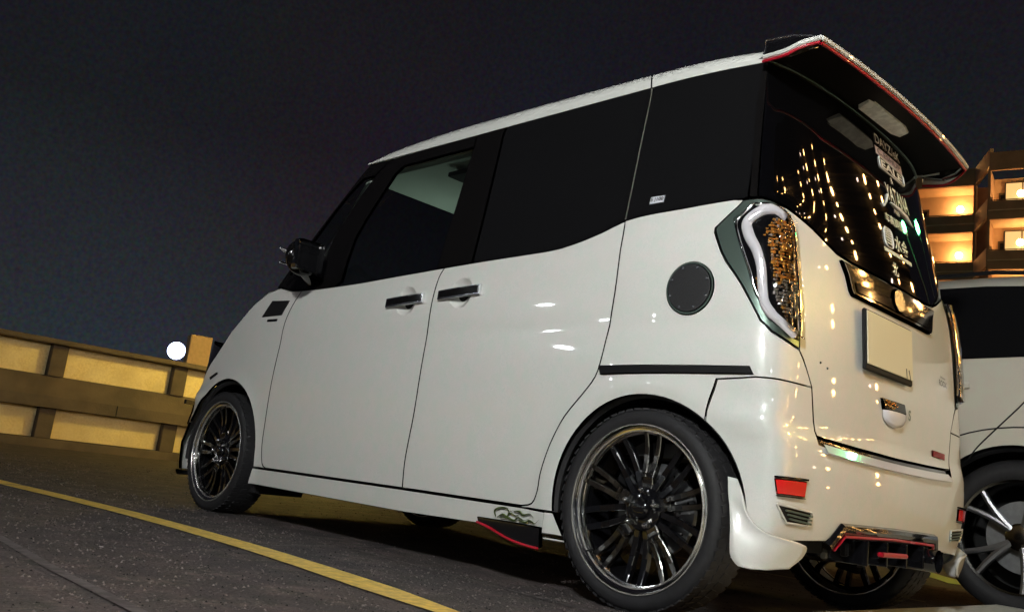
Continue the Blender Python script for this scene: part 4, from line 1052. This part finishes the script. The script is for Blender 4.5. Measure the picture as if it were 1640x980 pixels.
for a_,b_ in ((1.95,6.2),(8.2,12.4)): hb('balcony_parapet',((a_+b_)/2,-2.2,zs[0]-1.36),(b_-a_,.2,1.08),M['hdark'])
hb('building_core',(2,7.2,8),(26,10,TOPZ+FL+9),M['hdark'])
for xx in (-4,7.2): hb('set_back_wall',(xx,.9,12),(2.1,.3,TOPZ+8),M['hdark'])
# tower wing and second tower: their lamps are what the rear window mirrors
def tower(name,label,x,y,rz,w,h,cols,floors,lz0):
    t=root(name,label,'building',(x,y,-11),rz)
    BM().box((w/2,5,h/2),(w,9,h)).build('tower_body',M['tower'],t)
    sl=None;lm=None;rt=random.Random(11)
    lm2=BM().ball((0,0,0),.26,(1,1,1.3),n=10).build('corridor_lamp',M['hlamp2'],t,True); lm2.location=(1,-1.3,lz0+3)
    for f in range(floors):
        z=lz0+FL*f
        if sl is None: sl=BM().box((w/2,-.2,0),(w,1.6,1.0)).build('balcony_parapet',M['tower'],t); o=sl
        else: o=sl.copy(); COL.objects.link(o)
        o.location=(0,0,z-1.6)
        for c in cols:
            if rt.random()<.24: continue
            if lm is None: lm=BM().ball((0,0,0),.30,(1,1,2.4),n=12).build('balcony_lamp',M['hlamp'],t,True); o=lm
            else: o=lm.copy(); COL.objects.link(o)
            if rt.random()<.25: o2=lm2.copy(); COL.objects.link(o2); o2.location=(c+rt.uniform(1.5,4),-1.3,z+rt.uniform(-.3,.3))
            k_=rt.uniform(.6,1.25); o.scale=(k_,k_,k_*rt.uniform(.7,1.2)); o.location=(c+rt.uniform(-.25,.25),-1.3,z)
    return t
tower('hotel_tower','tall dark tower with columns of orange lamps, mirrored in the rear window of the van',-24.5,-105.0,R_(129),110,84,[2.5,10,27,39,49,58,67,76,86,96],24,7)
# ------------------------------------------------------------------ the white car in the next bay
suv=root('white_suv','white car with grey five-spoke wheels parked in the next bay, right of the van','car',(-.27,-2.52,0))
st=[(-1.02,.50,.45,.80,.60),(-.98,.62,.36,1.06,.74),(-.90,.70,.30,1.16,.82),(-.70,.76,.26,1.46,.87),(-.45,.78,.24,1.55,.89),(.3,.78,.22,1.60,.90),(1.2,.78,.22,1.60,.90),(1.75,.77,.22,1.52,.90),(2.35,.74,.22,1.13,.89),(2.60,.74,.23,1.04,.885),(3.20,.68,.26,.95,.84),(3.42,.60,.32,.80,.72),(3.50,.50,.40,.70,.55)]
def suv_w(z,wb,zt,belt_=1.10):
    if z<=belt_: return wb-.06*max(0,(.45-z)/.45)-.0*z
    return wb-.22*(z-belt_)/.5
V=[];F=[];NS=15
for x,_,zb,zt,wb in st:
    ring=[]
    for i in range(NS):
        t=i/(NS-1); z=zb+(zt-zb)*t; y=suv_w(z,wb,zt)
        if t>.86: y-= .13*((t-.86)/.14)**2
        ring.append((x,y,z-(.04*((t-.86)/.14) if t>.86 else 0)))
    ring+=[(x,y*.6,zt+.0) for y in [ring[-1][1]]]
    ring=ring+[(a,-b,c) for a,b,c in ring[::-1]]
    V+=ring
n=len(ring)
sub=[]
arches=[(0,.335,.40),(2.55,.335,.40)]
from mathutils import geometry
# dense version: interpolate along x so that the wheel arches cut cleanly
X=[s_[0] for s_ in st]; fn=[hermite([(s_[0],s_[k]) for s_ in st]) for k in (2,3,4)]
xs=[-1.02+i*.04 for i in range(int(4.52/.04)+1)]
for a,_,r in arches: xs+=[a-r,a+r]
xs=sorted(set(round(x,3) for x in xs))
V=[];F=[]
for x in xs:
    zb,zt,wb=[f(x) for f in fn]
    ring=[]
    arch=0
    for a,cz,r in arches:
        if abs(x-a)<=r: arch=cz+math.sqrt(max(0,r*r-(x-a)**2))
    for i in range(NS):
        t=i/(NS-1); z0=max(zb,arch); z=z0+(zt-z0)*t; y=suv_w(z,wb,zt)
        tt=max(0,(z-(zt-.09))/.09)
        ring.append((x,y-.12*tt**2,z))
    ring.append((x,ring[-1][1]*.6,zt+.02)); ring.append((x,0,zt+.025))
    V+=ring+[(a,-b,c) for a,b,c in ring[::-1][1:]]
n=2*(NS+2)-1
for i in range(len(xs)-1):
    for j in range(n-1): F.append((i*n+j,i*n+j+1,(i+1)*n+j+1,(i+1)*n+j))
F.append(tuple(range(n))[::-1]); F.append(tuple((len(xs)-1)*n+j for j in range(n)))
body=pmesh('body',V,F,M['pearl2'],suv,smooth=True)
SV=Skin()
def sP(u,z):
    zb,zt,wb=[f(u) for f in fn]; tt=max(0,(z-(zt-.09))/.09); return (u,suv_w(z,wb,zt)-.12*tt**2,z)
def sN(u,z):
    e=.002;a=Vector(sP(u-e,z));b=Vector(sP(u+e,z));c=Vector(sP(u,z-e));d=Vector(sP(u,z+e)); return tuple((d-c).cross(b-a).normalized())
SV.P=sP;SV.N=sN
for s in (1,-1):
    wn_=[(-.62,1.17),(-.10,1.135),(.5,1.115),(1.35,1.10),(2.15,1.08),(1.80,1.33),(1.45,1.485),(.9,1.515),(.2,1.515),(-.45,1.475),(-.66,1.36)]
    panel('side_windows',wn_,M['pglass'],suv,side=s,off=.004,S=SV,step=.06,fl=False)
    for nm,pts in (('rear_door_seam',[(-.08,1.135),(-.085,1.02),(-.03,.93),(.07,.82),(.16,.72),(.20,.66)]),('door_seam',[(1.10,1.11),(1.13,.8),(1.14,.30)]),('wheel_arch_seam',[(-.55,.50),(-.48,.66),(-.30,.775),(-.05,.815),(.20,.78),(.38,.68),(.47,.50)])):
        b=BM(); b.tube([Vector((p.x,p.y*1,p.z)) for p in [on(*q,.0015,s,SV) for q in smoothline(pts,4)]],.0035,5).build(nm,M['plastic'],suv)
    b=BM(); pts=[(.42,.990),(.36,.992),(.28,.995),(.20,.998)]
    b.tube([on(u,z,o,s,SV) for (u,z),o in zip(pts,(.012,.035,.035,.012))],.016,8).build('door_handle',M['pearl2'],suv,True)
    b=BM(); b.tube([(-.9+.0,s*.55,1.53),(.2,s*.60,1.615),(1.4,s*.58,1.60)],.012,6).build('roof_rail',M['plastic'],suv)
    b=BM(); b.tube([(a+.395*math.cos(t),s*.845,.335+.395*math.sin(t)) for a in (0,) for t in [R_(-5+190*i/30) for i in range(31)]],.02,6).build('arch_liner',M['plastic'],suv)
    b=BM(); b.tube([(2.55+.395*math.cos(t),s*.845,.335+.395*math.sin(t)) for t in [R_(-5+190*i/30) for i in range(31)]],.02,6).build('arch_liner',M['plastic'],suv)
BM().box((1.27,0,.42),(1.75,1.66,.30)).box((0,0,.6),(1.0,1.2,.5)).box((2.55,0,.6),(1.0,1.2,.5)).box((-.7,0,.48),(.5,1.4,.3)).build('underbody',M['deep'],suv)
BM().box((-.99,0,.92),(.06,1.3,.16),bev=.02).build('tail_lamp_bar',M['red'],suv)
BM().box((-.86,0,1.30),(.05,1.20,.30),Matrix.Rotation(.55,3,'Y'),.01).build('rear_window',M['pglass'],suv)
def suv_wheel(loc_,s):
    w=lathe('wheel',[(.247,.10),(.249,.094),(.238,.088),(.232,.06),(.225,-.02),(.240,-.09)],M['gun'],suv,72)
    lathe('tyre',[(.247,.098),(.256,.108),(.285,.113),(.315,.108),(.332,.090),(.338,.06),(.338,-.06),(.330,-.09),(.30,-.105),(.25,-.10)],M['rubber'],w,72)
    lathe('wheel_hub',[(0,.075),(.035,.075),(.06,.065),(.062,.03)],M['gun'],w,32)
    lathe('brake_disc',[(.03,.0),(.16,.0),(.16,-.02)],M['disc'],w,48)
    for k in range(5):
        for d in (-.16,.16):
            a=R_(90+72*k+20)
            V=[];F=[];r0,r1=.045,.238
            for i in range(5):
                t=i/4; r=r0+(r1-r0)*t; aa=a+d*(.25+1.05*t)*1.0; wd=.016-.003*t
                c=Vector((r*math.cos(aa),0,r*math.sin(aa))); nn=Vector((-math.sin(aa),0,math.cos(aa)))
                y=.072+.014*t
                V+=[c-nn*wd+Vector((0,y-.03,0)),c-nn*wd*.8+Vector((0,y-.004,0)),c+Vector((0,y,0)),c+nn*wd*.8+Vector((0,y-.004,0)),c+nn*wd+Vector((0,y-.03,0))]
            for i in range(4):
                for j in range(4): F.append((i*5+j,i*5+j+1,(i+1)*5+j+1,(i+1)*5+j))
                F.append((i*5+4,i*5,(i+1)*5,(i+1)*5+4))
            o=pmesh('spoke',V,F,M['alloy'],w); q=bmesh.new(); q.from_mesh(o.data); bmesh.ops.recalc_face_normals(q,faces=q.faces); q.to_mesh(o.data); q.free()
    w.location=loc_
    return w
sw0=suv_wheel((0,.775,.338),1)
for x,s in ((2.55,1),(0,-1),(2.55,-1)):
    c=copy_part(sw0,suv); c.location=(x,.775*s,.338)
    if s<0: c.rotation_euler=(math.pi,0,0)
for s in (1,-1):
    for x in (0,2.55):
        o=BM().cyl((x,s*.60,.338),(x,s*.62,.338),.385,n=32).build('wheel_well',M['deep'],suv)
